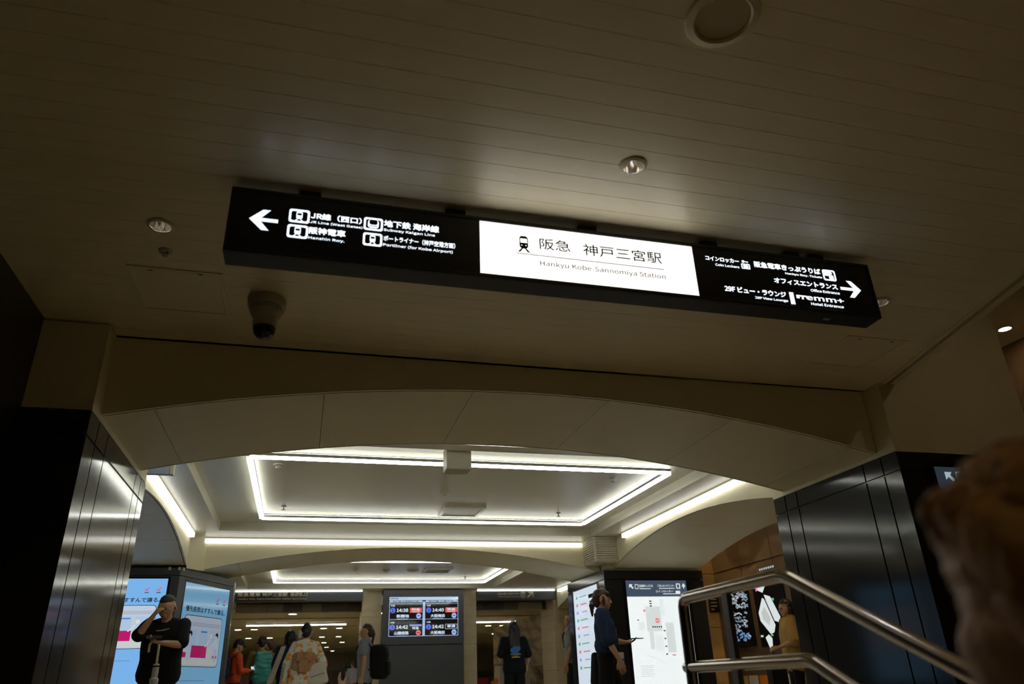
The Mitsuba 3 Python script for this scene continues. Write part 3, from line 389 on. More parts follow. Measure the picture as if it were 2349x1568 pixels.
 '通': (200, [[[8,-3,23,14,37,23,37,78,9,79,9,93,51,93,51,23,71,8,87,3,103,1,142,1,193,5,190,-10,181,-11,92,-11,72,-6,46,11,36,8,18,-14]],[[73,118,125,118,126,120,91,136,101,144,129,132,155,148,73,149,73,161,174,162,180,158,183,154,177,148,144,126,157,118,183,118,182,20,175,15,149,14,146,26,169,27,168,47,134,47,134,15,121,15,121,47,88,47,87,15,73,14],[134,60,169,59,169,78,134,78],[134,90,168,89,169,105,135,106],[87,60,121,59,121,77,87,78],[87,90,120,89,121,105,88,106]],[[13,151,22,160,26,159,58,127,46,118]]]),
 '鉄': (200, [[[91,-16,80,-4,99,7,114,22,123,38,130,60,129,65,93,65,93,79,132,80,132,118,112,118,102,90,89,97,100,125,106,160,120,158,116,132,132,132,133,167,147,167,147,132,185,132,185,118,147,118,147,80,189,79,189,65,149,65,148,62,154,42,166,19,179,5,193,-4,183,-16,169,-7,151,15,140,40,129,18,109,-4]],[[14,104,9,120,38,146,52,169,63,165,60,156,92,131,85,117,72,131,53,145,31,118,81,117,81,104,60,103,60,82,87,82,87,69,60,69,60,15,89,20,90,8,19,-9,14,-8,13,5,48,13,48,69,15,69,15,82,48,82,48,103,28,104,27,115]],[[65,25,74,61,84,58,85,54,75,22,72,21]],[[29,18,22,56,32,57,39,21]]]),
 '開': (200, [[[109,160,183,160,183,-4,175,-14,144,-16,140,-3,140,-1,168,1,168,91,109,92],[123,105,167,104,168,120,124,121],[123,133,167,132,168,148,124,149]],[[47,32,47,45,72,46,72,67,50,67,50,79,150,79,150,67,127,66,127,45,154,45,154,32,127,32,126,-13,113,-13,113,32,86,32,81,14,74,0,61,-14,57,-15,48,-6,59,2,66,12,71,31],[86,67,85,45,113,45,113,67]],[[18,160,91,160,91,92,33,91,32,-17,18,-17],[33,105,76,104,77,120,34,121],[34,149,34,132,77,133,75,149]]]),
 '阪': (200, [[[68,-9,79,12,87,46,89,155,134,159,175,167,184,156,183,153,150,147,103,143,103,111,177,110,183,108,173,63,154,25,166,11,193,-6,181,-17,162,-5,144,13,123,-6,102,-17,94,-4,117,8,135,26,118,60,109,95,104,96,101,41,93,6,81,-17],[122,96,132,60,141,41,144,39,161,72,167,95]],[[16,159,68,160,76,155,54,103,70,80,74,66,74,49,68,36,56,31,37,31,33,44,52,44,58,47,61,56,58,75,50,89,40,99,58,145,30,145,30,-16,16,-16]]]),
 '陽': (200, [[[16,159,65,160,73,155,54,103,70,73,71,83,192,83,192,71,113,71,105,57,186,56,181,4,178,-7,172,-14,167,-16,146,-16,143,-6,143,-3,161,-4,164,-2,169,18,170,44,157,44,143,12,120,-15,109,-7,120,2,134,21,142,38,142,44,127,44,105,10,85,-9,78,-12,71,-2,82,5,100,23,112,43,96,44,73,20,63,31,84,48,95,64,96,71,70,71,71,48,68,39,63,34,55,31,39,32,36,44,54,45,58,55,55,76,40,99,55,145,31,146,30,-16,16,-16]],[[89,160,176,160,176,95,89,95],[103,107,160,106,161,122,104,123],[103,135,160,134,161,148,104,149]]]),
 '電': (200, [[[33,72,168,72,168,12,107,12,106,3,109,-2,115,-3,169,-3,177,2,179,21,181,21,192,16,190,-2,183,-12,174,-15,109,-15,100,-13,94,-8,90,12,48,12,47,1,33,1],[106,24,153,23,154,36,107,37],[106,48,153,47,154,60,107,61],[47,24,90,23,91,36,48,37],[47,48,90,47,91,60,48,61]],[[15,136,92,137,91,148,27,148,27,160,173,160,173,148,108,148,107,137,185,136,185,97,171,97,170,125,108,125,107,79,92,78,92,125,30,125,29,97,15,97]],[[117,93,165,93,165,83,118,83]],[[117,114,160,114,160,105,117,105]],[[35,93,82,93,82,84,36,83]],[[39,114,82,114,82,105,39,105]]]),
 '面': (200, [[[12,141,12,155,189,155,189,141,108,141,99,117,100,115,179,115,179,-17,164,-17,163,-6,36,-6,35,-17,21,-17,21,115,82,115,88,140],[134,9,164,9,163,101,134,100],[78,80,120,79,120,101,78,101],[79,32,78,8,120,8,120,32],[79,67,78,44,120,44,120,67],[35,9,64,9,63,101,35,100]]]),
 '駅': (200, [[[17,160,92,160,91,147,62,146,62,130,88,130,88,118,62,117,62,99,88,99,87,87,62,87,62,69,93,69,88,0,84,-11,77,-16,56,-17,53,-14,51,-4,69,-5,75,2,77,21,71,20,60,47,68,48,77,29,80,57,17,57],[30,70,50,69,50,87,30,87],[30,131,50,130,50,147,30,147],[50,117,30,118,30,99,50,99]],[[87,-8,97,10,106,49,107,160,185,160,185,78,154,78,153,76,158,53,167,27,178,9,193,-6,183,-17,169,-4,160,9,150,31,140,77,122,78,119,40,110,3,99,-17],[121,93,171,92,171,146,121,146]],[[45,42,53,45,61,12,53,11]],[[30,40,38,42,39,40,41,5,33,4]],[[6,-2,13,16,16,45,25,44,24,23,19,2,14,-6]]]),
 '（': (200, [[[139,65,140,97,146,121,162,152,173,166,181,171,190,164,175,147,161,119,154,90,154,62,163,28,176,4,190,-11,188,-15,178,-19,157,8,143,41]]]),
 '）': (200, [[[10,-13,26,7,37,27,46,62,46,90,39,119,25,147,10,164,10,166,22,171,42,146,55,118,60,96,61,65,57,41,43,8,22,-19]]]),
 ' ': (45, []),}
def words(text, x0, x1, z0, z1, bold=0.0, skew=0.0):
    """the text stretched into a box"""
    out, x = [], 0
    for c in text:
        adv, ps = GLYPHS[c]
        for rings in ps:
            R = [np.array(r, float).reshape(-1, 2) + [x, 0] for r in rings]
            g = Polygon(R[0], R[1:])
            out.append(g if g.is_valid else g.buffer(0))
        x += adv
    g = union_all(out)
    if bold: g = g.buffer(bold, quad_segs=2).simplify(0.8)
    a = g.bounds
    sx, sz = (x1 - x0) / (a[2] - a[0]), (z1 - z0) / (a[3] - a[1])
    g = affinity.affine_transform(g, [sx, 0, 0, sz, x0 - a[0] * sx, z0 - a[1] * sz])
    return g

def train_icon(x0, x1, z0, z1):
    """front of a train with rails, as on station signs"""
    w, h = x1 - x0, z1 - z0
    X = lambda a: x0 + a * w
    Z = lambda a: z0 + a * h
    body = Polygon([(X(.18), Z(.34)), (X(.18), Z(.82)), (X(.30), Z(1)), (X(.70), Z(1)), (X(.82), Z(.82)), (X(.82), Z(.34)), (X(.68), Z(.22)), (X(.32), Z(.22))])
    body = body.difference(sbox(X(.29), Z(.58), X(.71), Z(.80)))
    body = body.difference(Point(X(.34), Z(.42)).buffer(.05 * w)).difference(Point(X(.66), Z(.42)).buffer(.05 * w))
    legs = Polygon([(X(.30), Z(.22)), (X(.42), Z(.22)), (X(.22), Z(0)), (X(.05), Z(0))]).union(Polygon([(X(.58), Z(.22)), (X(.70), Z(.22)), (X(.95), Z(0)), (X(.78), Z(0))]))
    return body.union(legs)

def framed(x0, x1, z0, z1, inner):
    r = 0.14 * (x1 - x0)
    t = 0.115 * (x1 - x0)
    ring = rrect(x0, x1, z0, z1, r).difference(rrect(x0 + t, x1 - t, z0 + t, z1 - t, r * .7))
    return ring.union(inner)

def arrow_shape(cx, cz, w, h, right=True):
    """a sign arrow: shaft and a two-bar head"""
    s = 1 if right else -1
    tip, tail = cx + s * w / 2, cx - s * w / 2
    t = h * .17
    head = Polygon([(tip, cz), (tip - s * h * .52, cz + h / 2), (tip - s * h * .82, cz + h / 2), (tip - s * h * .40, cz), (tip - s * h * .82, cz - h / 2), (tip - s * h * .52, cz - h / 2)])
    shaft = sbox(min(tail, tip - s * h * .3), cz - t / 2, max(tail, tip - s * h * .3), cz + t / 2)
    return head.union(shaft).buffer(0)

X3, Y3, Z3 = V(1, 0, 0), V(0, 1, 0), V(0, 0, 1)

# ================================================================ THE SETTING
S = 'structure'
CEIL = 2.98
FZ = 0.2                          # level of the concourse floor
XL, XR = -1.308, 4.39             # inner faces of the near piers
edge_x = lambda y: 4.435 + (y - 4.619) * 0.2606     # slanting free edge of the stair ceiling

# ---- floor and stairs (below the frame)
k = thing('floor', 'pale polished stone floor of the concourse', kind=S)
part(None, 'floor', box(-9, 16, 1.9, 52, -0.1, FZ), 'floor_stone')
st = thing('stairs', 'stone stair flight rising from the lower level to the concourse floor', kind=S)
for i in range(14):
    part(st, 'step', box(-1.68, 6.9, 1.9 - 0.3 * (i + 1), 1.9 - 0.3 * i, FZ - 0.145 * (i + 1) - 0.3, FZ - 0.145 * (i + 1), 0.004), 'floor_stone')
k = thing('floor_001', 'stone landing at the foot of the stairs', kind=S)
scene[k] = mikit.ply(box(-1.68, 6.9, -6.0, -2.3, -2.2, FZ - 2.03), 'floor_stone')

# ---- stair ceiling: boards across, with narrow open joints
k = thing('ceiling', 'dark beige ceiling of long narrow boards over the stairs', kind=S)
slab = plan_prism([(-1.75, -6), (edge_x(-6), -6), (edge_x(4.8), 4.8), (-1.75, 4.8)], CEIL + 0.018, CEIL + 0.12)
scene[k] = mikit.ply(slab, 'ceiling_board')
pitch = 0.1163
y = 2.11 - pitch * 33
while y < 4.78:
    a, b = y + 0.0006, min(y + pitch - 0.0006, 4.798)
    P = [(x, yy, z) for yy, z in ((a, CEIL + 0.0006), (a + 0.0006, CEIL), (b - 0.0006, CEIL), (b, CEIL + 0.0006), (a, CEIL + 0.02), (b, CEIL + 0.02)) for x in (-1.68, edge_x(yy) - 0.002)]
    part(k, 'board', hull(P), 'ceiling_board')
    y += pitch
ed = V(0.2606, 1, 0); ed /= np.linalg.norm(ed); eo = V(ed[1], -ed[0], 0)
e0, e1 = V(edge_x(-3), -3, 0), V(edge_x(4.62), 4.62, 0)
def edge_bar(o0, o1, z0, z1):
    return hull([e + eo * o + Z3 * z for e in (e0, e1) for o in (o0, o1) for z in (z0, z1)])
k = thing('trim_1', 'slim pale edge profile along the free side of the stair ceiling', kind=S)
scene[k] = mikit.ply(edge_bar(0.0, 0.028, CEIL - 0.012, CEIL + 0.20), 'beige_paint')
k = thing('trim_2', 'narrow recessed slot beside the edge profile of the stair ceiling', kind=S)
scene[k] = mikit.ply(edge_bar(0.028, 0.075, CEIL + 0.16, CEIL + 0.20), 'beige_paint')
k = thing('trim_3', 'second pale profile on the outer side of the narrow ceiling slot', kind=S)
scene[k] = mikit.ply(edge_bar(0.075, 0.13, CEIL - 0.005, CEIL + 0.30), 'beige_paint')

# ---- stair walls
k = thing('wall_left', 'black panelled stair wall', kind=S)
scene[k] = mikit.ply(box(-1.9, -1.68, -6, 4.6, -2.4, CEIL + 0.1), 'black_panel')
k = thing('wall_back', 'dull beige wall behind the stairs', kind=S)
scene[k] = mikit.ply(box(-1.9, 9.0, -6.2, -6.0, -2.4, 4.6), 'beige_paint')

# ---- arched beams -------------------------------------------------------------
def arc(a0, a1, zend, rise, n=48, grow=0.0):
    half = (a1 - a0) / 2
    R = (half ** 2 + rise ** 2) / (2 * rise)
    c = (a0 + a1) / 2
    s = np.linspace(a0, a1, n)
    return np.stack([s, zend + rise - R + np.sqrt(R * R - (s - c) ** 2) + grow], 1)

def arched(label, axis, a0, a1, zend, rise, front, back, top, face_mat, joints, sill=0.14):
    """a beam with an arched underside. axis x: spans x, front face at y = front; axis y: spans y, front face at x = front.
    parts: two fascia plates and the curved soffit panels"""
    k = thing('arch_beam', label, kind=S)
    pr = xz_prism if axis == 'x' else yz_prism
    s = 1 if back > front else -1
    lo, hi = lambda a, b: min(a, b), None
    seg = lambda g, p, q: pr(g, min(p, q), max(p, q))
    full = lambda g: Polygon([*arc(a0, a1, zend, rise, grow=g).tolist(), (a1, top), (a0, top)])
    scene[k] = mikit.ply(seg(full(0.055), front + s * 0.02, back - s * 0.02), face_mat)
    part(k, 'fascia', seg(full(0.0), front, front + s * 0.02), face_mat)
    part(k, 'fascia', seg(full(0.0), back - s * 0.02, back), face_mat)
    js = [a0] + [j for j in joints if a0 + .05 < j < a1 - .05] + [a1]
    A = arc(a0, a1, zend, rise, 400)
    for p, q in zip(js, js[1:]):
        u = np.linspace(p + (0.0018 if p > a0 else 0), q - (0.0018 if q < a1 else 0), 14)
        z = np.interp(u, A[:, 0], A[:, 1])
        g = Polygon([*zip(u, z), *zip(u[::-1], z[::-1] + 0.024)])
        part(k, 'soffit_panel', seg(g, front + s * 0.033, back - s * 0.028), face_mat, smooth=20)
    return k

arched('beige arched beam spanning the passage at the head of the stairs', 'x', XL, XR, 2.443, 0.332, 4.80, 6.12, CEIL - 0.006, 'beige_paint', [-1.02 + 1.04 * i for i in range(6)])
arched('second arched beam beyond the first lit bay', 'x', -1.47, 4.5, 2.41, 0.345, 11.30, 12.60, 3.02, 'beige_paint', [-0.95 + 1.04 * i for i in range(6)])
arched('arch on the window side of the first lit bay, springing above the advertising pier', 'y', 6.37, 10.98, 2.44, 0.285, -1.57, -2.95, 3.02, 'beige_paint', [7.1 + 1.0 * i for i in range(4)])
arched('arch of the first lit bay that opens to the brown side wall', 'y', 6.30, 11.05, 2.44, 0.285, 4.62, 6.15, 3.02, 'beige_paint', [7.1 + 1.0 * i for i in range(4)])
arched('arch of the second bay above the advertising pier', 'y', 12.6, 17.6, 2.44, 0.285, -1.57, -2.95, 3.02, 'beige_paint', [13.6 + i for i in range(4)])
arched('arch of the second bay beside the map pier', 'y', 12.8, 17.6, 2.44, 0.285, 5.85, 6.88, 3.02, 'beige_paint', [13.6 + i for i in range(4)])
k = thing('wall_upper_far', 'beige wall block over the map pier between the two bays', kind=S)
scene[k] = mikit.ply(box(4.52, 6.1, 11.08, 12.78, 2.43, 3.02), 'beige_paint')
k = thing('trim_4', 'beige corner panel between two arches of the first bay', kind=S)
scene[k] = mikit.ply(plan_prism([(-1.58, 11.05), (-1.38, 11.31), (-1.58, 11.31)], 2.41, 2.89), 'beige_paint')

# ---- near piers: core, front and brushed side panels with open joints ----------
def pier(label, poly, top):
    k = thing('pillar', label, kind=S)
    scene[k] = mikit.ply(plan_prism(poly, FZ, top), 'pillar_metal')
    return k
SEAM = (2.245, 2.258)
p1 = pier('dark metal clad pier at the head of the stairs with bright bands of reflected light', [(-2.9, 4.612), (XL - 0.012, 4.612), (XL - 0.012, 6.368), (-2.9, 6.368)], 2.40)
for z0, z1 in ((FZ, SEAM[0]), (SEAM[1], 2.40)):
    for y0, y1 in ((4.60, 4.803), (4.815, 5.045), (5.057, 5.995), (6.007, 6.185), (6.197, 6.38)):
        part(p1, 'side_panel', box(XL - 0.012, XL, y0, y1, z0, z1, 0.0015), 'pillar_metal')
    part(p1, 'front_panel', box(-1.68, XL - 0.012, 4.6, 4.612, z0, z1, 0.0015), 'black_panel')
p2 = pier('dark metal clad pier beside the steel handrail', [(XR + 0.012, 4.612), (5.9, 4.612), (5.9, 6.28), (XR + 0.012, 6.28)], 2.40)
for z0, z1 in ((FZ, SEAM[0]), (SEAM[1], 2.40)):
    for y0, y1 in ((4.60, 4.772), (4.784, 4.985), (4.997, 5.915), (5.927, 6.10), (6.112, 6.29)):
        part(p2, 'side_panel', box(XR, XR + 0.012, y0, y1, z0, z1, 0.0015), 'pillar_metal')
    part(p2, 'front_panel', box(XR + 0.012, 5.9, 4.6, 4.612, z0, z1, 0.0015), 'black_panel')

k = thing('wall_upper_left', 'beige box of wall over the dark pier beside the arch', kind=S)
scene[k] = mikit.ply(box(-2.9, XL, 4.605, 6.36, 2.405, CEIL - 0.012), 'beige_paint')
k = thing('wall_upper_right', 'tall beige wall over the pier beside the handrail', kind=S)
scene[k] = mikit.ply(box(XR + 0.005, 5.83, 4.605, 6.30, 2.405, 3.90), 'beige_paint')
k = thing('ceiling_side', 'higher beige ceiling beyond the free edge of the stair ceiling', kind=S)
scene[k] = mikit.ply(cat(box(3.2, 9.0, 4.52, 7.0, 3.90, 4.2), box(2.6, 9.0, -6.0, 4.52, 4.18, 4.3)), 'beige_paint')
k = thing('wall_right', 'brown panelled side wall behind the piers', kind=S)
scene[k] = mikit.ply(box(6.93, 7.2, -6, 17.7, -2.4, 4.2), 'brown_panel')
yy = 3.0
while yy < 11.9:
    part(k, 'panel', box(6.9, 6.93, yy + .004, yy + 0.896, 2.48, 3.6), 'brown_panel')
    part(k, 'panel', box(6.9, 6.93, yy + .004, yy + 0.896, 0.62, 2.46), 'brown_panel')
    part(k, 'panel', box(6.9, 6.93, yy + .004, yy + 0.896, 0.0, 0.60), 'brown_panel')
    yy += 0.9
k = thing('pillar_amber', 'amber wooden pilaster at the end of the brown wall', kind=S)
zz = FZ
scene[k] = mikit.ply(box(6.6, 6.92, 12.05, 12.4, FZ, 3.2), 'wood_amber')
for z1 in (0.75, 1.6, 2.47, 3.2):
    part(k, 'block', box(6.58, 6.93, 12.0, 12.05, zz + .003, z1 - .003), 'wood_amber'); zz = z1
k = thing('ceiling_aisle', 'plain ceiling of the side aisle', kind=S)
scene[k] = mikit.ply(box(6.1, 9.0, 7.0, 18.0, 3.3, 3.4), 'beige_paint')
AISLE = True
k = thing('ceiling_aisle_far', 'plain ceiling behind the advertising pier', kind=S)
scene[k] = mikit.ply(box(-9, -2.9, 4.6, 18.0, 2.6, 2.7), 'beige_paint')
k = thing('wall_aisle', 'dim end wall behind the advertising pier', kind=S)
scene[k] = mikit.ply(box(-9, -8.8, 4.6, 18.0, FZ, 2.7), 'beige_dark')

# ---- lit bays: coffer, suspended light frame, perimeter lines ---------------------

def bay(n, y0, y1, which, xr=4.62):
    yc = (y0 + y1) / 2
    k = thing('ceiling_bay', 'pale coffered ceiling of the %s bay' % which, kind=S)
    tx0, tx1, ty0, ty1 = -1.196, 4.2, y0 + 0.5, y1 - 0.5
    scene[k] = mikit.ply(box(-1.6, xr + .04, y0 - .05, y1, 2.99, 3.05), 'bay_ceiling')
    for b in ((-1.57, xr, y0, ty0), (-1.57, xr, ty1, y1), (-1.57, tx0, ty0, ty1), (tx1, xr, ty0, ty1)):
        part(k, 'coffer_border', box(*b, 2.87, 2.989), 'bay_ceiling')
    # suspended rectangle of LED lines, lit up and down
    f = thing('light_frame', 'rectangle of white light lines hung under the %s bay ceiling' % which, 'ceiling light', 'light frames of the bays')
    fx0, fx1, fy0, fy1, w, z = -0.62, 3.82, yc - 1.44, yc + 1.44, 0.056, 2.915
    for (a, b, c, d) in ((fx0, fx1, fy0 - w / 2, fy0 + w / 2), (fx0, fx1, fy1 - w / 2, fy1 + w / 2), (fx0 - w / 2, fx0 + w / 2, fy0 + w / 2, fy1 - w / 2), (fx1 - w / 2, fx1 + w / 2, fy0 + w / 2, fy1 - w / 2)):
        part(f, 'housing', box(a, b, c, d, z + 0.012, z + 0.040), 'grey_metal')
        part(f, 'diffuser', box(a, b, c, d, z - 0.014, z + 0.0115), 'lamp', emit=STRIP)
        part(f, 'upper_diffuser', box(a + .008, b - .008, c + .008, d - .008, z + 0.0405, z + 0.046), 'lamp', emit=UPLIT)
    for x in (fx0 + .3, 1.6, fx1 - .3):
        for yv in (fy0, fy1):
            part(f, 'hanger', tube([(x, yv, z + .046), (x, yv, 2.99)], 0.004, 8), 'grey_metal')
    # perimeter lines under the border
    def peri(lab, b):
        q = thing('cove_light', lab, 'ceiling light', 'light lines along the arches')
        x0, x1, ya, yb = b
        part(q, 'bracket', box(x0 + .012, x1 - .012, ya + .012, yb - .002, 2.846, 2.869), 'bay_ceiling')
        e = 0.004
        part(q, 'diffuser', box(x0 + e, x1 - e, ya + e, yb - e, 2.786, 2.8455), 'lamp', emit=EDGE)
    if n == 1:
        peri('white light line on the back of the stair arch, lighting the hung box', (-1.30, 4.30, y0 + .004, y0 + .05))
        peri('white light line above the second arched beam of the first bay', (-1.42, 4.22, y1 - .045, y1 - .002))
        peri('white light line above the arch over the advertising pier', (-1.567, -1.50, y0 + .25, y1 - .45))
        peri('white light line above the arch toward the brown side wall', (4.55, 4.617, y0 + .25, y1 - .85))
    else:
        peri('white light line in the second bay above the arch beside the map pier', (xr - .07, xr - .003, y0 + .3, y1 - .4))
bay(1, 6.12, 11.30, 'first')
bay(2, 12.60, 17.75, 'second', 5.85)

# ---- end wall of the second bay: stone, openings, lintels ------------------------------
YW = 17.75
k = thing('wall_far', 'pale stone block wall around the ticket hall openings', kind=S)
scene[k] = mikit.ply(cat(box(-1.57, 5.95, YW, YW + .3, 2.90, 3.05), box(-3.5, -1.5, YW + .05, YW + .3, FZ, 2.9), box(1.29, 1.69, YW + .02, YW + .9, FZ, 2.9), box(3.56, 3.88, YW + .02, YW + .9, FZ, 2.9), box(5.85, 7.0, YW + .02, YW + .9, FZ, 3.0)), 'stone')
for x0, x1 in ((-3.5, -1.48), (1.27, 1.71), (3.54, 3.90), (5.82, 6.28), (6.284, 6.95)):
    for z0, z1 in ((FZ, .5), (.5, 1.105), (1.105, 1.71), (1.71, 2.315), (2.315, 2.898)):
        part(k, 'stone_block', box(x0, x1, YW, YW + .03, z0 + .0035, z1 - .0035), 'stone')
for z0, z1 in ((FZ, .5), (.5, 1.105), (1.105, 1.71), (1.71, 2.315), (2.315, 2.898)):
    part(k, 'stone_block', box(5.80, 5.82, YW, YW + 1.1, z0 + .0035, z1 - .0035), 'stone')
k = thing('wall_marble', 'streaked marble wall inside the opening below the grey lintel sign', kind=S)
for i in range(4):
    for z0, z1 in ((FZ, 1.25), (1.25, 2.5)):
        part(k, 'slab', box(6.02, 6.05, 18.9 + 1.5 * i + .004, 20.4 + 1.5 * i - .004, z0 + .003, z1 - .003), 'marble')

# ---- ticket hall
k = thing('ceiling_hall', 'olive beige ticket hall ceiling in wide bands', kind=S)
scene[k] = mikit.ply(box(-9, 16, YW + .3, 50, 2.86, 3.0), 'hall_ceiling')
ys = [YW + .3, 19.4, 20.8, 22.1, 24.0, 25.4, 27.2, 30, 33, 36.5, 41, 46, 50]
for i, (a, b) in enumerate(zip(ys, ys[1:])):
    part(k, 'band', box(-9, 16, a + .02, b - .02, 2.80 + .02 * (i % 2), 2.86), 'hall_ceiling')
k = thing('wall_hall', 'dim end wall of the ticket hall', kind=S)
scene[k] = mikit.ply(box(-9, 16, 48, 48.2, FZ, 3), 'hall_wall')
part(k, 'teal_panel', box(2.4, 3.6, 47.9, 48, 0.3, 2.1), 'teal_paint')
part(k, 'pale_panel', box(-5.4, -1.0, 47.9, 48, 1.3, 1.95), 'cloth_white')
for i in range(5):
    part(k, 'door_panel', box(-0.6 + 0.62 * i, -0.08 + 0.62 * i, 47.92, 48, FZ, 1.9), 'brown_panel')
for nm, x0, x1 in (('wall_hall_left', -9.2, -9), ('wall_hall_right', 15.8, 16)):
    q = thing(nm, 'side wall of the ticket hall', kind=S)
    scene[q] = mikit.ply(box(x0, x1, YW, 50, FZ, 3), 'hall_wall')
for x, yv in ((3.3, 34), (-0.7, 38)):
    q = thing('pillar_hall', 'slim beige column inside the ticket hall', kind=S)
    scene[q] = mikit.ply(box(x, x + .5, yv, yv + .5, FZ, 2.8, .02), 'hall_wall')

# ================================================================ THE HANGING SIGN
SY = 2.92
sg = thing('hanging_sign', 'long black illuminated direction sign with a white centre field, hung close under the stair ceiling', 'sign')
SX0, SX1, SZ0, SZ1 = -0.462, 2.925, 2.588, 2.927
part(sg, 'housing', box(SX0, SX1, SY + .006, SY + .125, SZ0, SZ1, .004), 'sign_body')
part(sg, 'rail', box(SX0, SX1, SY - .006, SY + .01, SZ1 - .019, SZ1, .003), 'sign_body')
part(sg, 'rail', box(SX0, SX1, SY - .006, SY + .01, SZ0, SZ0 + .022, .003), 'sign_body')
part(sg, 'rail', box(SX0, SX0 + .012, SY - .006, SY + .01, SZ0 + .022, SZ1 - .019, .002), 'sign_body')
part(sg, 'rail', box(SX1 - .012, SX1, SY - .006, SY + .01, SZ0 + .022, SZ1 - .019, .002), 'sign_body')
WX0, WX1 = 0.682, 1.826
part(sg, 'face_panel', box(SX0 + .012, WX0 - .002, SY, SY + .006, SZ0 + .022, SZ1 - .019), 'sign_black')
part(sg, 'face_panel', box(WX1 + .002, SX1 - .012, SY, SY + .006, SZ0 + .022, SZ1 - .019), 'sign_black')
part(sg, 'white_panel', box(WX0, WX1, SY, SY + .006, SZ0 + .024, SZ1 - .021), 'lamp', emit=PANEL, w=4, label='glowing white centre field')
for x in (-0.125, 0.57, 1.262, 1.957, 2.47, 2.627):
    part(sg, 'bracket', box(x - .05, x + .05, SY + .035, SY + .095, SZ1, CEIL, .003), 'sign_body')
part(sg, 'key_lock', box(2.60, 2.64, SY + .05, SY + .07, SZ0 - .004, SZ0), 'grey_metal')
SO = (0, SY - .0005, 0)
def lit(name, geom, e=LETTER, w=0.25):
    part(sg, name, flat(geom, SO, X3, Z3, .0015), 'lamp', emit=e, w=w)
lit('arrow', arrow_shape(-0.311, 2.767, .124, .108, False))
lit('arrow', arrow_shape(2.771, 2.753, .132, .104, True))
for x0, x1, z0, z1 in ((-.206, -.114, 2.773, 2.845), (-.207, -.115, 2.691, 2.761), (.128, .217, 2.693, 2.763)):
    lit('pictogram', framed(x0, x1, z0, z1, train_icon(x0 + .024, x1 - .024, z0 + .009, z1 - .009)))
x0, x1, z0, z1 = .128, .217, 2.777, 2.847
sub = rrect(x0 + .019, x1 - .019, z0 + .014, z1 - .012, .014).difference(rrect(x0 + .026, x1 - .026, z0 + .040, z1 - .018, .010))
sub = sub.difference(union_all([sbox(x0 + .028 + .009 * i, z0 + .022, x0 + .034 + .009 * i, z0 + .028) for i in range(4)]))
lit('pictogram', framed(x0, x1, z0, z1, sub))
for t, b, bold in (('JR線（西口）', (-.110, .119, 2.803, 2.838), 5), ('JR Line (West Gates)', (-.112, .124, 2.777, 2.793), 2), ('阪神電車', (-.113, .050, 2.722, 2.759), 5), ('Hanshin Rwy.', (-.112, .047, 2.691, 2.709), 2),
                   ('地下鉄 海岸線', (.221, .482, 2.806, 2.844), 5), ('Subway Kaigan Line', (.221, .462, 2.779, 2.797), 2), ('ポートライナー（神戸空港方面）', (.222, .560, 2.728, 2.758), 4), ('Portliner (for Kobe Airport)', (.221, .548, 2.697, 2.716), 2),
                   ('コインロッカー', (1.897, 2.095, 2.833, 2.861), 5), ('Coin Lockers', (1.950, 2.092, 2.805, 2.820), 2), ('阪急電車きっぷうりば', (2.186, 2.598, 2.825, 2.862), 5), ('Hankyu Rwy. Tickets', (2.370, 2.600, 2.799, 2.815), 2),
                   ('オフィスエントランス', (2.290, 2.686, 2.739, 2.773), 5), ('Office Entrance', (2.508, 2.690, 2.711, 2.728), 2), ('29F ビュー・ラウンジ', (1.980, 2.345, 2.656, 2.690), 5), ('29F View Lounge', (2.152, 2.350, 2.626, 2.644), 2),
                   ('remm+', (2.44, 2.705, 2.656, 2.683), 3), ('Hotel Entrance', (2.491, 2.694, 2.627, 2.644), 2)):
    lit('lettering', words(t, *b, bold=bold * 1.5))
lit('divider', sbox(2.366, 2.620, 2.392, 2.692))
lit('lettering', Polygon([(2.408, 2.660), (2.426, 2.660), (2.426, 2.672), (2.475, 2.672), (2.475, 2.680), (2.408, 2.680)]))
lk = rrect(2.106, 2.158, 2.806, 2.838, .004).difference(rrect(2.112, 2.152, 2.811, 2.833, .003)).union(sbox(2.118, 2.814, 2.147, 2.830)).union(Point(2.121, 2.851).buffer(.008).difference(Point(2.121, 2.851).buffer(.003))).union(sbox(2.127, 2.849, 2.150, 2.853)).union(sbox(2.143, 2.845, 2.148, 2.850))
lit('pictogram', lk)
x0, x1, z0, z1 = 2.610, 2.692, 2.793, 2.862
tk = union_all([sbox(x0 + .012, z0 + .03, x0 + .046, z1 - .012), Point(x1 - .030, z1 - .020).buffer(.009), rrect(x1 - .044, x1 - .016, z0 + .006, z1 - .032, .008)])
lit('pictogram', framed(x0, x1, z0, z1, tk))
def inked(name, geom, m='ink_black'):
    part(sg, name, flat(geom, SO, X3, Z3, .0012), m)
tr = train_icon(.868, .935, 2.754, 2.845).difference(sbox(.868, 2.806, .935, 2.842)).union(Polygon([(.880, 2.806), (.880, 2.834), (.888, 2.845), (.915, 2.845), (.923, 2.834), (.923, 2.806)]).difference(Polygon([(.884, 2.806), (.884, 2.832), (.890, 2.834), (.913, 2.834), (.919, 2.832), (.919, 2.806)])))
inked('pictogram', tr.union(Polygon([(.884, 2.832), (.884, 2.838), (.888, 2.845), (.915, 2.845), (.919, 2.838), (.919, 2.832)])))
inked('lettering', words('阪急', .983, 1.142, 2.783, 2.846))
inked('lettering', words('神戸三宮駅', 1.212, 1.640, 2.777, 2.843))
inked('underline', sbox(.865, 2.7425, 1.646, 2.7455))
inked('lettering', words('Hankyu Kobe-Sannomiya Station', .980, 1.648, 2.681, 2.716), 'ink_grey')

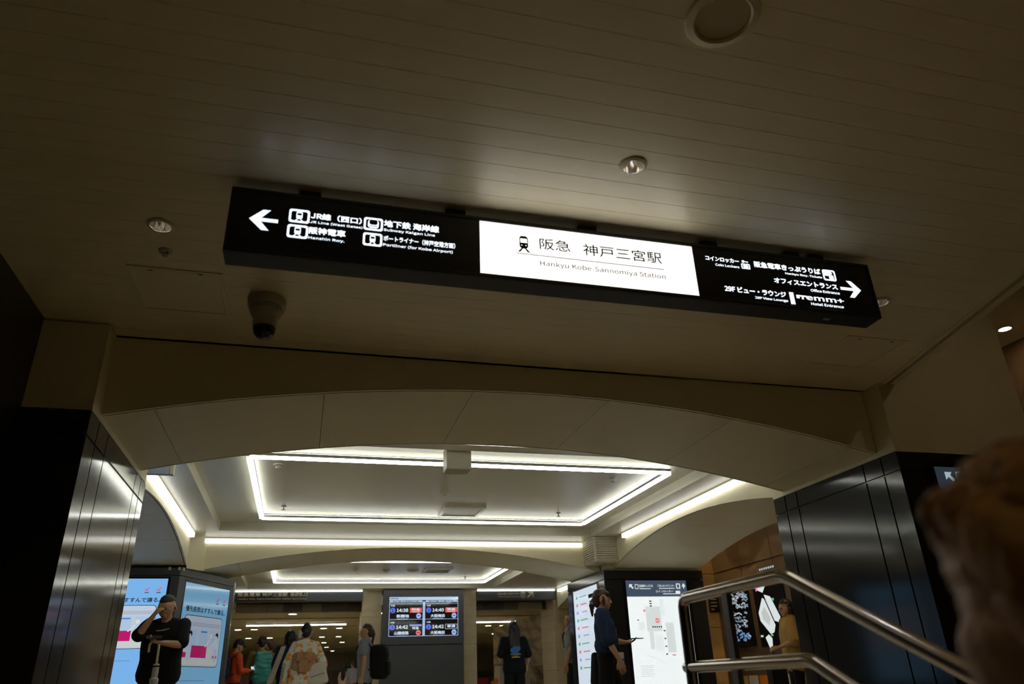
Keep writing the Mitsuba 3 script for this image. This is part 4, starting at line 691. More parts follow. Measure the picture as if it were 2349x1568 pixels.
# ================================================================ FITTINGS ON THE STAIR CEILING
def downlight(label, x, y, z, r=0.05, emit=DOWN, depth=0.075, group='recessed downlights over the stairs'):
    k = thing('downlight', label, 'downlight', group)
    part(k, 'rim', lathe([(r * 1.0, z), (r * 1.28, z - .003), (r * 1.28, z - .006), (r * 1.02, z - .010), (r * .97, z - .004), (r * 1.0, z)], (x, y, 0), 36), 'white_plastic', smooth=40)
    part(k, 'reflector', lathe([(r * .97, z - .004), (r * .93, z + .012), (r * .80, z + .04), (r * .52, z + depth), (r * .05, z + depth + .002)], (x, y, 0), 36), 'reflector', smooth=60)
    lamp = lathe([(r * .30, z + depth - .012), (r * .30, z + depth - .004), (.0005, z + depth - .004)], (x, y, 0), 20)
    disc = trimesh.creation.cylinder(radius=r * .46, height=.004, sections=24); disc.apply_translation((x, y, z + depth - .006))
    part(k, 'lamp', disc, 'lamp', emit=emit)
    return k
# the boards stay whole: the fittings are let in from below, standing on a shallow collar
def cut_boards(circles):
    """openings for recessed fittings, cut through boards and slab"""
    for key in [q for q in scene if q == 'ceiling' or q.startswith('ceiling__board')]:
        v = meshkit.WRITTEN[scene[key]['filename']]
        lo, hi = v[0].min(0), v[0].max(0)
        hit = [c for c in circles if lo[1] - c[2] < c[1] < hi[1] + c[2]]
        if not hit: continue
        m = m3.Manifold(m3.Mesh(np.asarray(v[0], np.float32), np.asarray(v[1], np.uint32)))
        for (cx, cy, cr) in hit:
            m = m - m3.Manifold.cylinder(0.4, cr, cr, 32).translate((cx, cy, CEIL - .1))
        a = m.to_mesh()
        scene[key] = mikit.ply(trimesh.Trimesh(a.vert_properties[:, :3], a.tri_verts, process=False), 'ceiling_board')
DL = [(1.297, 2.45), (-0.840, 3.396), (3.40, 3.374), (-0.84, 0.6), (1.3, 0.0), (2.9, 0.6), (1.0, -2.2)]
LB = ['recessed downlight above the white field of the hanging sign', 'small recessed downlight beside the black end of the hanging sign, near the access hatch', 'recessed downlight partly hidden behind the arrow end of the hanging sign',
      'recessed downlight over the stairs beside the black wall', 'recessed downlight over the middle of the stairs', 'recessed downlight over the handrail', 'recessed downlight over the foot of the stairs']
# trimesh needs closed slabs here
cut_boards([(x, y, .0515) for x, y in DL])
for (x, y), l in zip(DL, LB):
    downlight(l, x, y, CEIL)

k = thing('ceiling_speaker', 'large round flush speaker in the board ceiling above the sign', 'speaker')
part(k, 'ring', lathe([(.098, CEIL), (.128, CEIL), (.134, CEIL - .006), (.130, CEIL - .014), (.104, CEIL - .020), (.098, CEIL - .012), (.098, CEIL)], (1.276, 1.605, 0), 56), 'ceiling_board', smooth=35)
part(k, 'grille', lathe([(0, CEIL - .003), (.0, CEIL - .009), (.09, CEIL - .008), (.0965, CEIL - .004), (.0965, CEIL - .001)], (1.276, 1.605, 0), 56), 'speaker_cloth', smooth=35)

k = thing('sprinkler', 'small ceiling sprinkler with a round flange beside the small downlight', 'sprinkler')
c = (-0.854, 3.643, 0)
part(k, 'flange', lathe([(.012, CEIL), (.036, CEIL), (.034, CEIL - .006), (.018, CEIL - .010), (.012, CEIL)], c, 28), 'camera_body', smooth=35)
part(k, 'head', lathe([(0, CEIL - .03), (.016, CEIL - .03), (.016, CEIL - .027), (.006, CEIL - .024), (.007, CEIL - .008), (0, CEIL - .004)], c, 20), 'grey_metal', smooth=35)

def hatch(label, x0, x1, y0, y1):
    k = thing('access_panel', label, 'access panel', 'square hatches in the board ceiling')
    fr = sbox(x0, y0, x1, y1).difference(sbox(x0 + .02, y0 + .02, x1 - .02, y1 - .02))
    m = trimesh.creation.extrude_polygon(fr, .006, engine='earcut'); m.apply_translation((0, 0, CEIL - .006))
    part(k, 'frame', m, 'ceiling_board')
    part(k, 'door', box(x0 + .026, x1 - .026, y0 + .026, y1 - .026, CEIL - .004, CEIL, .001), 'ceiling_board')
    for x in (x0 + .12, x1 - .12):
        part(k, 'latch', box(x - .012, x + .012, y0 + .026, y0 + .034, CEIL - .006, CEIL - .003), 'beige_dark')
hatch('square flush access panel next to the dome camera', -1.083, -0.585, 3.83, 4.355)
hatch('square flush access panel near the slanting ceiling edge', 3.53, 4.04, 3.85, 4.352)

k = thing('security_camera', 'white dome security camera hanging from the board ceiling', 'camera')
c = (-0.355, 4.10, 0)
part(k, 'mount', lathe([(0, CEIL), (.108, CEIL), (.112, CEIL - .01), (.108, CEIL - .052), (.080, CEIL - .060), (0, CEIL - .060)], c, 40), 'camera_body', smooth=35)
part(k, 'body', lathe([(0, CEIL - .06), (.092, CEIL - .06), (.094, CEIL - .085), (.082, CEIL - .11), (.070, CEIL - .12), (.068, CEIL - .178), (.064, CEIL - .184), (0, CEIL - .184)], c, 40), 'camera_body', smooth=35)
part(k, 'collar', lathe([(.0945, CEIL - .072), (.0975, CEIL - .078), (.0945, CEIL - .084)], c, 40), 'grey_metal', smooth=35)
part(k, 'dome', lathe([(0, CEIL - .258), (.02, CEIL - .256), (.042, CEIL - .244), (.058, CEIL - .222), (.064, CEIL - .196), (.064, CEIL - .184), (0, CEIL - .184)][::1], c, 40), 'dome_black', smooth=50, label='dark glass dome')
part(k, 'lens', lathe([(0, CEIL - .2615), (.012, CEIL - .2600), (.018, CEIL - .2570), (0, CEIL - .2570)], (c[0] + .018, c[1] - .012, 0.006), 20), 'sign_black', smooth=35)

k = thing('downlight', 'lit flush downlight in the high side ceiling beyond the slanting edge', 'downlight')
x, y = 6.55, 5.07
part(k, 'rim', lathe([(.056, 3.90), (.070, 3.90), (.068, 3.894), (.058, 3.892), (.056, 3.90)], (x, y, 0), 32), 'white_plastic', smooth=35)
d = trimesh.creation.cylinder(radius=.055, height=.004, sections=32); d.apply_translation((x, y, 3.8965))
part(k, 'lamp', d, 'lamp', emit=WARM * 90)
k = thing('downlight', 'added flush downlight of the high side ceiling, out of view, brightening the beige wall', 'downlight')
part(k, 'rim', lathe([(.056, 4.18), (.070, 4.18), (.068, 4.174), (.058, 4.172), (.056, 4.18)], (5.3, 2.9, 0), 32), 'white_plastic', smooth=35)
d = trimesh.creation.cylinder(radius=.055, height=.004, sections=32); d.apply_translation((5.3, 2.9, 4.1765))
part(k, 'lamp', d, 'lamp', emit=WARM * 110)  # added lamp out of view, only to brighten the wall over the pier
k = thing('downlight', 'added flush downlight behind the advertising pier, out of view, warming the side arch', 'downlight')
part(k, 'rim', lathe([(.056, 2.60), (.070, 2.60), (.068, 2.594), (.058, 2.592), (.056, 2.60)], (-4.2, 8.4, 0), 32), 'white_plastic', smooth=35)
d = trimesh.creation.cylinder(radius=.055, height=.004, sections=32); d.apply_translation((-4.2, 8.4, 2.5965))
part(k, 'lamp', d, 'lamp', emit=WARM * 120)  # unseen lamp added so that warm floor bounce reaches the arch soffit
for x, y in ((6.35, 11.0), (6.35, 8.6)):
    k = thing('downlight', 'flush downlight of the side aisle over the %s' % ('amber pilaster' if y > 10 else 'brown wall displays'), 'downlight')
    part(k, 'rim', lathe([(.062, 3.30), (.078, 3.30), (.076, 3.292), (.064, 3.290), (.062, 3.30)], (x, y, 0), 32), 'white_plastic', smooth=35)
    d = trimesh.creation.cylinder(radius=.061, height=.004, sections=32); d.apply_translation((x, y, 3.2965))
    part(k, 'lamp', d, 'lamp', emit=WARM * 260)

# ================================================================ FITTINGS IN THE BAYS
Zt = 2.99
def smoke(label, x, y, z=Zt, r=.05, g=None):
    k = thing('smoke_detector', label, 'smoke detector', g)
    part(k, 'base', lathe([(0, z), (r, z), (r, z - .012), (r * .9, z - .016), (0, z - .016)], (x, y, 0), 28), 'white_plastic', smooth=35)
    part(k, 'head', lathe([(0, z - .046), (r * .5, z - .045), (r * .62, z - .030), (r * .55, z - .016), (0, z - .016)], (x, y, 0), 28), 'white_plastic', smooth=35)
smoke('smoke detector in the middle of the first bay ceiling', 1.547, 8.754)
smoke('smoke detector in the corner of the first bay ceiling behind the arch', -0.366, 7.786, r=.055)
smoke('smoke detector near the middle of the second bay ceiling', 1.53, 15.25, r=.07)
smoke('wide round detector beside the ceiling grille of the second bay', 2.06, 15.26, r=.12)
smoke('slim hanging sensor in the second bay ceiling', 0.92, 15.2, r=.05)
def sprink(label, x, y):
    k = thing('sprinkler', label, 'sprinkler')
    part(k, 'flange', lathe([(0, Zt), (.035, Zt), (.030, Zt - .008), (0, Zt - .010)], (x, y, 0), 20), 'grey_metal', smooth=35)
    part(k, 'head', lathe([(0, Zt - .05), (.028, Zt - .05), (.028, Zt - .047), (.008, Zt - .043), (.008, Zt - .01), (0, Zt - .01)], (x, y, 0), 16), 'grey_metal', smooth=35)
sprink('sprinkler head in the first bay ceiling toward the advertising pier', -0.347, 9.73)
sprink('sprinkler head in the first bay ceiling toward the louvred box', 3.338, 9.77)
sprink('sprinkler head in the first bay ceiling near the stair arch', 3.365, 7.83)
sprink('sprinkler head in the second bay ceiling', 3.34, 16.3)
def grille(label, x0, x1, y0, y1):
    k = thing('ceiling_grille', label, 'air grille', 'square air grilles of the bays')
    fr = sbox(x0, y0, x1, y1).difference(sbox(x0 + .045, y0 + .045, x1 - .045, y1 - .045))
    m = trimesh.creation.extrude_polygon(fr, .022, engine='earcut'); m.apply_translation((0, 0, Zt - .022))
    part(k, 'frame', m, 'bay_ceiling')
    for i in range(8):
        a = y0 + .048 + i * (y1 - y0 - .09) / 8.0
        part(k, 'slat', hull([(x, a + dy, Zt + dz) for x in (x0 + .045, x1 - .045) for dy, dz in ((0, -.012), (.004, -.014), (.048, -.008), (.052, -.010))]), 'bay_ceiling')
grille('square air grille in the first bay ceiling', 1.68, 2.24, 9.49, 10.06)
grille('square air grille in the second bay ceiling', 2.29, 2.85, 15.06, 15.62)

k = thing('hanging_box', 'plain beige box hung from the first bay ceiling in front of the light frame', 'box')
part(k, 'case', box(1.212, 1.452, 6.75, 6.95, 2.725, 2.955, .006), 'louvre')
part(k, 'collar', box(1.24, 1.424, 6.78, 6.92, 2.955, 2.99), 'grey_metal')
k = thing('side_sign', 'small pale blue hanging sign peeping out under the stair arch', 'sign')
part(k, 'panel', box(-1.40, -1.165, 6.48, 6.52, 2.512, 2.70, .003), 'pale_blue_panel')
part(k, 'frame', box(-1.163, -1.135, 6.47, 6.53, 2.512, 2.70, .003), 'white_plastic')
part(k, 'hanger', box(-1.30, -1.27, 6.49, 6.51, 2.70, 2.87), 'grey_metal')

k = thing('louvre_box', 'beige louvred air outlet box in the corner of the first bay', 'air outlet')
lx0, lx1, ly0, ly1, lz0, lz1 = 4.235, 4.70, 10.80, 11.29, 2.495, 2.853
part(k, 'case', box(lx0 + .02, lx1 - .02, ly0 + .02, ly1, lz0 + .01, lz1), 'louvre')
part(k, 'plate', box(lx0, lx1, ly0, ly1, lz0, lz0 + .012), 'louvre')
part(k, 'plate', box(lx0, lx1, ly0, ly1, lz1 - .006, lz1 + .01), 'louvre')
part(k, 'corner_post', box(lx0, lx0 + .03, ly0, ly0 + .03, lz0, lz1), 'louvre')
part(k, 'corner_post', box(lx1 - .03, lx1, ly0, ly0 + .03, lz0, lz1), 'louvre')
for i in range(10):
    z = lz0 + .022 + i * .0335
    part(k, 'slat', hull([(x, ly0 + dy, z + dz) for x in (lx0 + .03, lx1 - .03) for dy, dz in ((.0, .0), (.0, .006), (.03, .022), (.03, .028))]), 'louvre')
    part(k, 'side_slat', hull([(lx0 + dx, y, z + dz) for y in (ly0 + .03, ly1) for dx, dz in ((.0, .0), (.0, .006), (.03, .022), (.03, .028))]), 'louvre')

# ================================================================ ADVERTISING PIER (blue screens), MAP PIER, DEPARTURE BOARD, LINTEL SIGNS
def panel_uv(O, U, u0, u1, v0, v1, depth, back=0.0):
    """a slab standing proud of the plane O, U, up; v measured upwards"""
    return flat(sbox(u0, v0, u1, v1), np.asarray(O, float) + np.cross(U, Z3) * back, U, Z3, depth)

def adprint(k, O, U, W, top, rad, part_of):
    """the seat courtesy poster: logo, headline, drawing of a carriage with red seats and passengers"""
    s = W / 1.12
    N = np.cross(U, Z3)
    B = rad[2]
    def pr(name, g, col=None, lift=.0016, m='print'):
        mesh = flat(g, np.asarray(O, float) + N * lift, U, Z3, .0006)
        if col is None: part(k, name, mesh, m)
        else: part(k, name, mesh, 'print', emit=V(*col) * B, w=.03)
    t = lambda v: top - v * s
    # logo: two pink strokes and two dark words
    for u in (.74, .90):
        g = LineString([(u * W - .03 * s, t(.19)), (u * W, t(.17)), (u * W + .03 * s, t(.145))]).buffer(.008 * s).union(LineString([(u * W - .025 * s, t(.165)), (u * W + .012 * s, t(.195))]).buffer(.007 * s))
        pr('logo', g, (.80, .16, .42))
        pr('logo', sbox(u * W - .035 * s, t(.225), u * W + .03 * s, t(.215)), m='ink_black')
    pr('headline', words('優先座席はすすんで譲る。', .06 * W, .94 * W, t(.37), t(.295), bold=3), m='ink_black')
    x0, x1, y0, y1 = .07 * W, .90 * W, t(1.06), t(.42)
    pr('picture_edge', rrect(x0 - .008 * s, x1 + .008 * s, y0 - .008 * s, y1 + .008 * s, .06 * s), m='ink_black', lift=.0012)
    pr('picture_ground', rrect(x0, x1, y0, y1, .055 * s), (.62, .72, .86))
    Lf = .0024
    hx = lambda a: x0 + a * (x1 - x0)
    hy = lambda a: y0 + a * (y1 - y0)
    pr('picture_floor', sbox(hx(.02), hy(.04), hx(.98), hy(.14)), (.72, .76, .74), Lf)
    pr('picture_window', union_all([sbox(hx(.10), hy(.40), hx(.36), hy(.74)), sbox(hx(.42), hy(.40), hx(.64), hy(.74)), sbox(hx(.70), hy(.40), hx(.94), hy(.74))]), (.50, .68, .92), Lf)
    pr('picture_line', union_all([sbox(hx(.04), hy(v), hx(.96), hy(v + .008)) for v in (.80, .83, .86)]), (.22, .30, .42), Lf)
    pr('picture_label', union_all([sbox(hx(.46), hy(.68), hx(.62), hy(.71)), sbox(hx(.08), hy(.68), hx(.20), hy(.71))]), (.06, .26, .80), .0030)
    pr('picture_seat', union_all([sbox(hx(.26), hy(.17), hx(.66), hy(.41)), sbox(hx(.02), hy(.17), hx(.14), hy(.27)), sbox(hx(.84), hy(.17), hx(.96), hy(.22))]), (.62, .01, .17), .0030)
    def figure(a, scale, top_col, leg_col, hair):
        b = hx(a); q = scale * (y1 - y0)
        pr('picture_legs', union_all([sbox(b - .05 * q, hy(.10), b - .01 * q, hy(.38)), sbox(b + .01 * q, hy(.10), b + .05 * q, hy(.38))]), leg_col, .0036)
        pr('picture_body', Polygon([(b - .07 * q, hy(.37)), (b + .07 * q, hy(.37)), (b + .06 * q, hy(.56)), (b - .06 * q, hy(.56))]), top_col, .0036)
        pr('picture_arm', LineString([(b - .05 * q, hy(.54)), (b - .13 * q, hy(.44)), (b - .20 * q, hy(.40))]).buffer(.016 * q), (.84, .86, .86), .0040)
        pr('picture_face', Point(b, hy(.62)).buffer(.055 * q), (.86, .84, .82), .0036)
        if hair: pr('picture_hair', Point(b, hy(.64)).buffer(.062 * q).difference(sbox(b - q, hy(.2), b + .01 * q, hy(.635))), lift=.0040, m='ink_black')
    figure(.20, .9, (.52, .68, .86), (.55, .66, .78), True)
    figure(.74, .95, (.55, .70, .90), (.76, .76, .56), False)
    figure(.90, .9, (.66, .76, .88), (.50, .62, .80), True)
    pr('caption', union_all([sbox(.10 * W + i * .052 * W, t(1.245), .14 * W + i * .052 * W, t(1.235)) for i in range(11)]), (.14, .30, .46))

adp = thing('pillar', 'dark pier carrying two tall blue advertising screens', kind=S)
AO, AU = V(-1.63, 10.95, 0), V(0.6, 1.25, 0); AL = float(np.linalg.norm(AU)); AU = AU / AL
AN = np.cross(AU, Z3)
scene[adp] = mikit.ply(plan_prism([(-2.95, 10.97), (-1.64, 10.97), (-1.045, 12.205), (-1.045, 12.6), (-2.95, 12.6)], FZ, 2.40), 'kiosk_metal')
for z0, z1 in ((FZ, .62), (.635, 2.30), (2.31, 2.40)):
    if z0 != .635:
        part(adp, 'front_panel', box(-2.95, -1.63, 10.95, 10.97, z0, z1), 'kiosk_metal')
        part(adp, 'side_panel', panel_uv(AO, AU, 0, AL, z0, z1, .014, -.014), 'kiosk_metal')
part(adp, 'side_panel', panel_uv(AO, AU, 0, .135, .635, 2.30, .014, -.014), 'kiosk_metal')
part(adp, 'side_panel', panel_uv(AO, AU, AL - .10, AL, .635, 2.30, .014, -.014), 'kiosk_metal')
part(adp, 'front_panel', box(-1.735, -1.63, 10.95, 10.97, .635, 2.30), 'kiosk_metal')
for x in (-1.78, -1.66):
    part(adp, 'clip', box(x, x + .03, 10.93, 10.96, 2.37, 2.41), 'white_plastic')
part(adp, 'clip', panel_uv(AO, AU, .03, .06, 2.37, 2.41, .02), 'white_plastic')
BLUE1, BLUE2 = V(.185, .44, .80), V(.115, .27, .42)
s1 = thing('screen', 'bright blue advertising screen behind the man with the umbrella, facing the stairs', 'screen', 'seat courtesy posters on screens')
part(s1, 'bezel', box(-2.70, -1.74, 10.952, 10.965, .62, 2.285), 'sign_black')
part(s1, 'display', box(-2.66, -1.765, 10.944, 10.952, .66, 2.262), 'screen_glass', emit=BLUE1, w=.6)
adprint(s1, (-2.66, 10.944, 0), X3, .895, 2.262, BLUE1, s1)
s2 = thing('screen', 'dimmer blue advertising screen on the slanted side of the pier', 'screen', 'seat courtesy posters on screens')
part(s2, 'bezel', panel_uv(AO, AU, .137, AL - .102, .64, 2.295, .010, -.010), 'sign_black')
part(s2, 'display', panel_uv(AO, AU, .165, AL - .125, .66, 2.24, .006), 'screen_glass', emit=BLUE2, w=.6)
adprint(s2, AO + AU * .165 + AN * .006, AU, AL - .29, 2.24, BLUE2, s2)

# ---- map pier
mp = thing('pillar', 'dark pier with a white floor map and a white list screen', kind=S)
scene[mp] = mikit.ply(box(4.475, 6.12, 11.07, 12.8, FZ, 2.385), 'black_panel')
for z0, z1 in ((FZ, .58), (2.27, 2.40)):
    part(mp, 'front_panel', box(4.46, 6.15, 11.05, 11.07, z0, z1), 'black_panel')
    part(mp, 'side_panel', box(4.46, 4.475, 11.07, 12.8, z0, z1), 'pillar_metal')
part(mp, 'front_panel', box(4.46, 4.76, 11.05, 11.07, .595, 2.255), 'black_panel')
part(mp, 'front_panel', box(5.90, 6.15, 11.05, 11.07, .595, 2.255), 'black_panel')
part(mp, 'side_panel', box(4.46, 4.475, 11.07, 11.30, .595, 2.255), 'pillar_metal')
part(mp, 'side_panel', box(4.46, 4.475, 12.60, 12.8, .595, 2.255), 'pillar_metal')
part(mp, 'cap', box(4.50, 6.1, 11.08, 12.7, 2.40, 2.425), 'grey_metal')
ms = thing('map_sign', 'illuminated white floor map under a slate header with white lettering', 'map')
part(ms, 'bezel', box(4.77, 5.89, 11.052, 11.066, .60, 2.27), 'sign_black')
WM = V(.80, .88, .90) * .92
part(ms, 'map_face', box(4.81, 5.84, 11.044, 11.052, .64, 2.006), 'lamp', emit=WM, w=1.5)
part(ms, 'header', box(4.81, 5.84, 11.044, 11.052, 2.010, 2.245), 'screen_glass', emit=V(.050, .075, .112), w=.2)
MO = (0, 11.0435, 0)
def mpr(name, g, e=None, m='ink_grey', lift=0.0):
    mesh = flat(g, (0, 11.0435 - lift, 0), X3, Z3, .0006)
    if e is None: part(ms, name, mesh, m)
    else: part(ms, name, mesh, 'lamp', emit=e, w=.04)
WT = V(.8, .86, .9) * .8
tri = Polygon([(4.86, 2.19), (4.92, 2.19), (4.90, 2.17), (4.935, 2.135), (4.915, 2.12), (4.88, 2.155), (4.86, 2.135)])
mpr('lettering', words('阪急電車きっぷうりば', 5.03, 5.26, 2.145, 2.185, bold=3).union(sbox(5.03, 2.118, 5.22, 2.128)).union(tri).union(rrect(4.955, 5.015, 2.12, 2.19, .01).difference(rrect(4.964, 5.006, 2.129, 2.181, .006))), WT)
up = Polygon([(5.79, 2.205), (5.825, 2.155), (5.80, 2.155), (5.80, 2.125), (5.78, 2.125), (5.78, 2.155), (5.755, 2.155)])
mpr('lettering', words('ごあんないカウンター', 5.34, 5.64, 2.15, 2.185, bold=3).union(sbox(5.36, 2.122, 5.63, 2.132)).union(up).union(rrect(5.66, 5.73, 2.12, 2.20, .01).difference(rrect(5.675, 5.715, 2.135, 2.185, .006))), WT)
mpr('lettering', words('コインロッカー', 5.30, 5.60, 2.065, 2.10, bold=3).union(sbox(5.42, 2.04, 5.64, 2.05)).union(rrect(5.64, 5.72, 2.04, 2.09, .008)), WT)
G1, G2, RD = V(.55, .61, .62), V(.66, .73, .76), V(.85, .10, .14)
for g, e in ((sbox(5.09, 1.50, 5.34, 1.86), G1), (sbox(5.12, 1.25, 5.19, 1.498), G1), (sbox(5.40, 1.20, 5.54, 1.62), G1), (sbox(5.342, 1.72, 5.41, 1.97), G2), (sbox(5.20, 1.22, 5.34, 1.44), G2)):
    mpr('map_area', g, e)
mpr('map_mark', Point(5.275, 1.655).buffer(.036).difference(sbox(5.25, 1.648, 5.30, 1.662)), RD, lift=.0008)
mpr('map_mark', Point(5.07, 1.80).buffer(.018), RD, lift=.0008)
mpr('map_mark', sbox(5.46, 1.155, 5.52, 1.17), V(.45, .08, .12), lift=.0008)
rnd = random.Random(4)
mpr('map_note', union_all([sbox(5.17, 1.93 - .035 * i, 5.21, 1.945 - .035 * i) for i in range(3)] + [sbox(5.18 + .035 * i, 1.555, 5.20 + .035 * i, 1.575) for i in range(5)] + [sbox(4.94, 1.66, 4.97, 1.672)] + [sbox(5.36, 1.50 - .11 * i, 5.39, 1.515 - .11 * i) for i in range(4)]), m='ink_black', lift=.0008)
mpr('map_note', union_all([sbox(4.95, 1.62 - .022 * i, 5.05, 1.627 - .022 * i) for i in range(5)] + [sbox(4.92, 1.02 - .028 * i, 5.14 - .02 * (i % 2), 1.027 - .028 * i) for i in range(6)]), V(.42, .47, .50))
mpr('map_note', LineString([(5.05, 1.17), (5.40, 1.03)]).buffer(.003), V(.42, .47, .50), lift=.0008)
ls = thing('list_screen', 'narrow bright white list screen on the passage side of the map pier', 'screen')
part(ls, 'bezel', box(4.462, 4.474, 11.32, 12.58, .60, 2.25), 'sign_black')
part(ls, 'display', box(4.452, 4.462, 11.40, 12.50, .64, 2.235), 'screen_glass', emit=V(.72, .82, .92) * .85, w=.8)
LO, LU = (4.4515, 12.50, 0), V(0, -1, 0)
for i, z in enumerate((2.10, 1.98, 1.86, 1.74, 1.62, 1.50, 1.38, 1.26, 1.14, 1.02)):
    part(ls, 'list_mark', flat(union_all([sbox(.12, z, .20, z + .045), sbox(.28 + .05 * (i % 3), z + .012, .62, z + .030)]), LO, LU, Z3, .0006), 'print', emit=(V(.10, .42, .22), V(.62, .18, .20), V(.30, .32, .60))[i % 3], w=.03)
part(ls, 'list_mark', flat(union_all([sbox(.72, 2.06, .96, 2.12), sbox(.76, 1.97, .98, 2.02), sbox(.80, 1.88, .96, 1.93)]), LO, LU, Z3, .0006), 'ink_black')

# ---- screen on the front of the pier beside the handrail
ps = thing('pier_screen', 'dim slate wayfinding screen on the pier, mostly hidden by the golden brown hair', 'screen')
part(ps, 'bezel', box(4.66, 5.72, 4.584, 4.596, .60, 2.32), 'sign_black')
part(ps, 'display', box(4.70, 5.68, 4.578, 4.584, .64, 2.285), 'screen_glass', emit=V(.022, .030, .042), w=.1)
part(ps, 'lettering', flat(Polygon([(4.78, 2.245), (4.85, 2.245), (4.83, 2.222), (4.865, 2.185), (4.845, 2.168), (4.808, 2.205), (4.78, 2.18)]).union(rrect(4.885, 4.965, 2.165, 2.25, .01).difference(rrect(4.893, 4.957, 2.173, 2.242, .008))).union(train_icon(4.90, 4.95, 2.18, 2.235)), (0, 4.5775, 0), X3, Z3, .0008), 'lamp', emit=V(.30, .40, .44), w=.05)
part(ps, 'lettering', flat(words('きっぷうりば', 4.98, 5.30, 2.18, 2.23, bold=3), (0, 4.5775, 0), X3, Z3, .0008), 'lamp', emit=V(.16, .2, .22), w=.05)

# ---- departure board tower
dk = thing('departure_board', 'grey tower with a train departure display between the stone columns', 'departure board')
part(dk, 'body', box(1.72, 3.52, 17.445, 17.75, FZ, 2.84), 'kiosk_metal')
part(dk, 'lower_panel', box(1.705, 3.53, 17.40, 17.44, .22, 1.685, .004), 'kiosk_metal')
part(dk, 'lower_panel', box(1.705, 1.72, 17.44, 17.75, .22, 1.685), 'kiosk_metal')
fr = sbox(1.705, 1.705, 3.53, 2.85).difference(sbox(1.838, 1.868, 3.412, 2.702))
part(dk, 'bezel', xz_prism(fr, 17.40, 17.44), 'kiosk_metal')
part(dk, 'display', box(1.838, 3.412, 17.425, 17.44, 1.868, 2.702), 'screen_glass')
part(dk, 'mount', box(1.66, 1.705, 17.5, 17.56, 2.55, 2.74), 'white_plastic')
DO = 17.4245
def dpr(name, g, e, lift=0.0, w=.05):
    part(dk, name, flat(g, (0, DO - lift, 0), X3, Z3, .0008), 'print', emit=e, w=w)
CW = V(.62, .74, .90)
dpr('header_bar', sbox(1.842, 2.632, 3.408, 2.699), V(.46, .60, .78), w=.2)
part(dk, 'header_text', flat(words('阪急電車 発車案内', 1.86, 2.06, 2.652, 2.682, bold=4).union(words('Departures', 2.09, 2.25, 2.654, 2.674)), (0, DO - .001, 0), X3, Z3, .0008), 'ink_black')
dpr('divider', union_all([sbox(2.595, 1.88, 2.65, 2.60), sbox(1.85, 2.585, 2.585, 2.625), sbox(2.66, 2.585, 3.40, 2.625)]), V(.36, .50, .72), w=.2)
part(dk, 'header_text', flat(words('神戸線 大阪梅田方面', 1.92, 2.50, 2.592, 2.618, bold=4).union(words('神戸線 三宮方面', 2.72, 3.30, 2.592, 2.618, bold=4)), (0, DO - .001, 0), X3, Z3, .0008), 'ink_black')
dpr('divider', union_all([sbox(1.85, 2.222, 3.40, 2.230), sbox(1.85, 1.874, 3.40, 1.884), sbox(1.846, 1.88, 1.856, 2.60), sbox(3.394, 1.88, 3.404, 2.60), sbox(1.86, 2.552, 2.58, 2.558), sbox(2.66, 2.552, 3.39, 2.558)]), V(.42, .58, .86), w=.1)
for cx, rows in ((1.85, (('14:38', '新開地', '特急', 1), ('14:42', '山陽姫路', '特急', 2))), (2.655, (('14:40', '大阪梅田', '特急', 1), ('14:42', '大阪梅田', '普通', 0)))):
    for r, (tm, dest, kind, typ) in enumerate(rows):
        z = 2.415 - .352 * r
        dpr('row_text', words('先発' if r == 0 else '次発', cx + .03, cx + .12, z + .082, z + .118, bold=5), CW)
        dpr('row_text', words(tm, cx + .16, cx + .42, z - .035, z + .040, bold=7), CW)
        dpr('row_text', words(dest, cx + (.16 if len(dest) == 3 else .12), cx + .44, z - .155, z - .085, bold=6), CW)
        dpr('row_text', union_all([sbox(cx + .17 + .022 * i, z - .188, cx + .186 + .022 * i, z - .174) for i in range(11)]), CW * .8)
        dpr('platform_mark', Point(cx + .075, z + .0).buffer(.058).difference(words('1' if cx < 2 else '2', cx + .055, cx + .095, z - .032, z + .032, bold=4)), V(.10, .16, .80))
        dpr('line_mark', Point(cx + .655, z - .118).buffer(.055).difference(sbox(cx + .625, z - .126, cx + .685, z - .110)), V(.36, .46, .90) if not (cx < 2 and r) else V(.75, .16, .16))
        bx = (cx + .455, z - .05, cx + .725, z + .055)
        if typ == 1:
            dpr('class_box', sbox(*bx), V(.70, .12, .10)); dpr('row_text', words(kind, bx[0] + .04, bx[2] - .04, bx[1] + .04, bx[3] - .012, bold=5).union(sbox(bx[0] + .05, bx[1] + .012, bx[2] - .05, bx[1] + .022)), CW, .001)
        elif typ == 2:
            dpr('class_box', sbox(bx[0], bx[3] - .035, bx[2], bx[3]), V(.28, .32, .72)); dpr('row_text', words(kind, bx[0] + .06, bx[2] - .06, bx[1], bx[3] - .045, bold=5), CW, .001)
        else:
            dpr('class_box', sbox(*bx).difference(sbox(bx[0] + .008, bx[1] + .008, bx[2] - .008, bx[3] - .008)), CW * .8); dpr('row_text', words(kind, bx[0] + .04, bx[2] - .04, bx[1] + .03, bx[3] - .015, bold=6), CW)

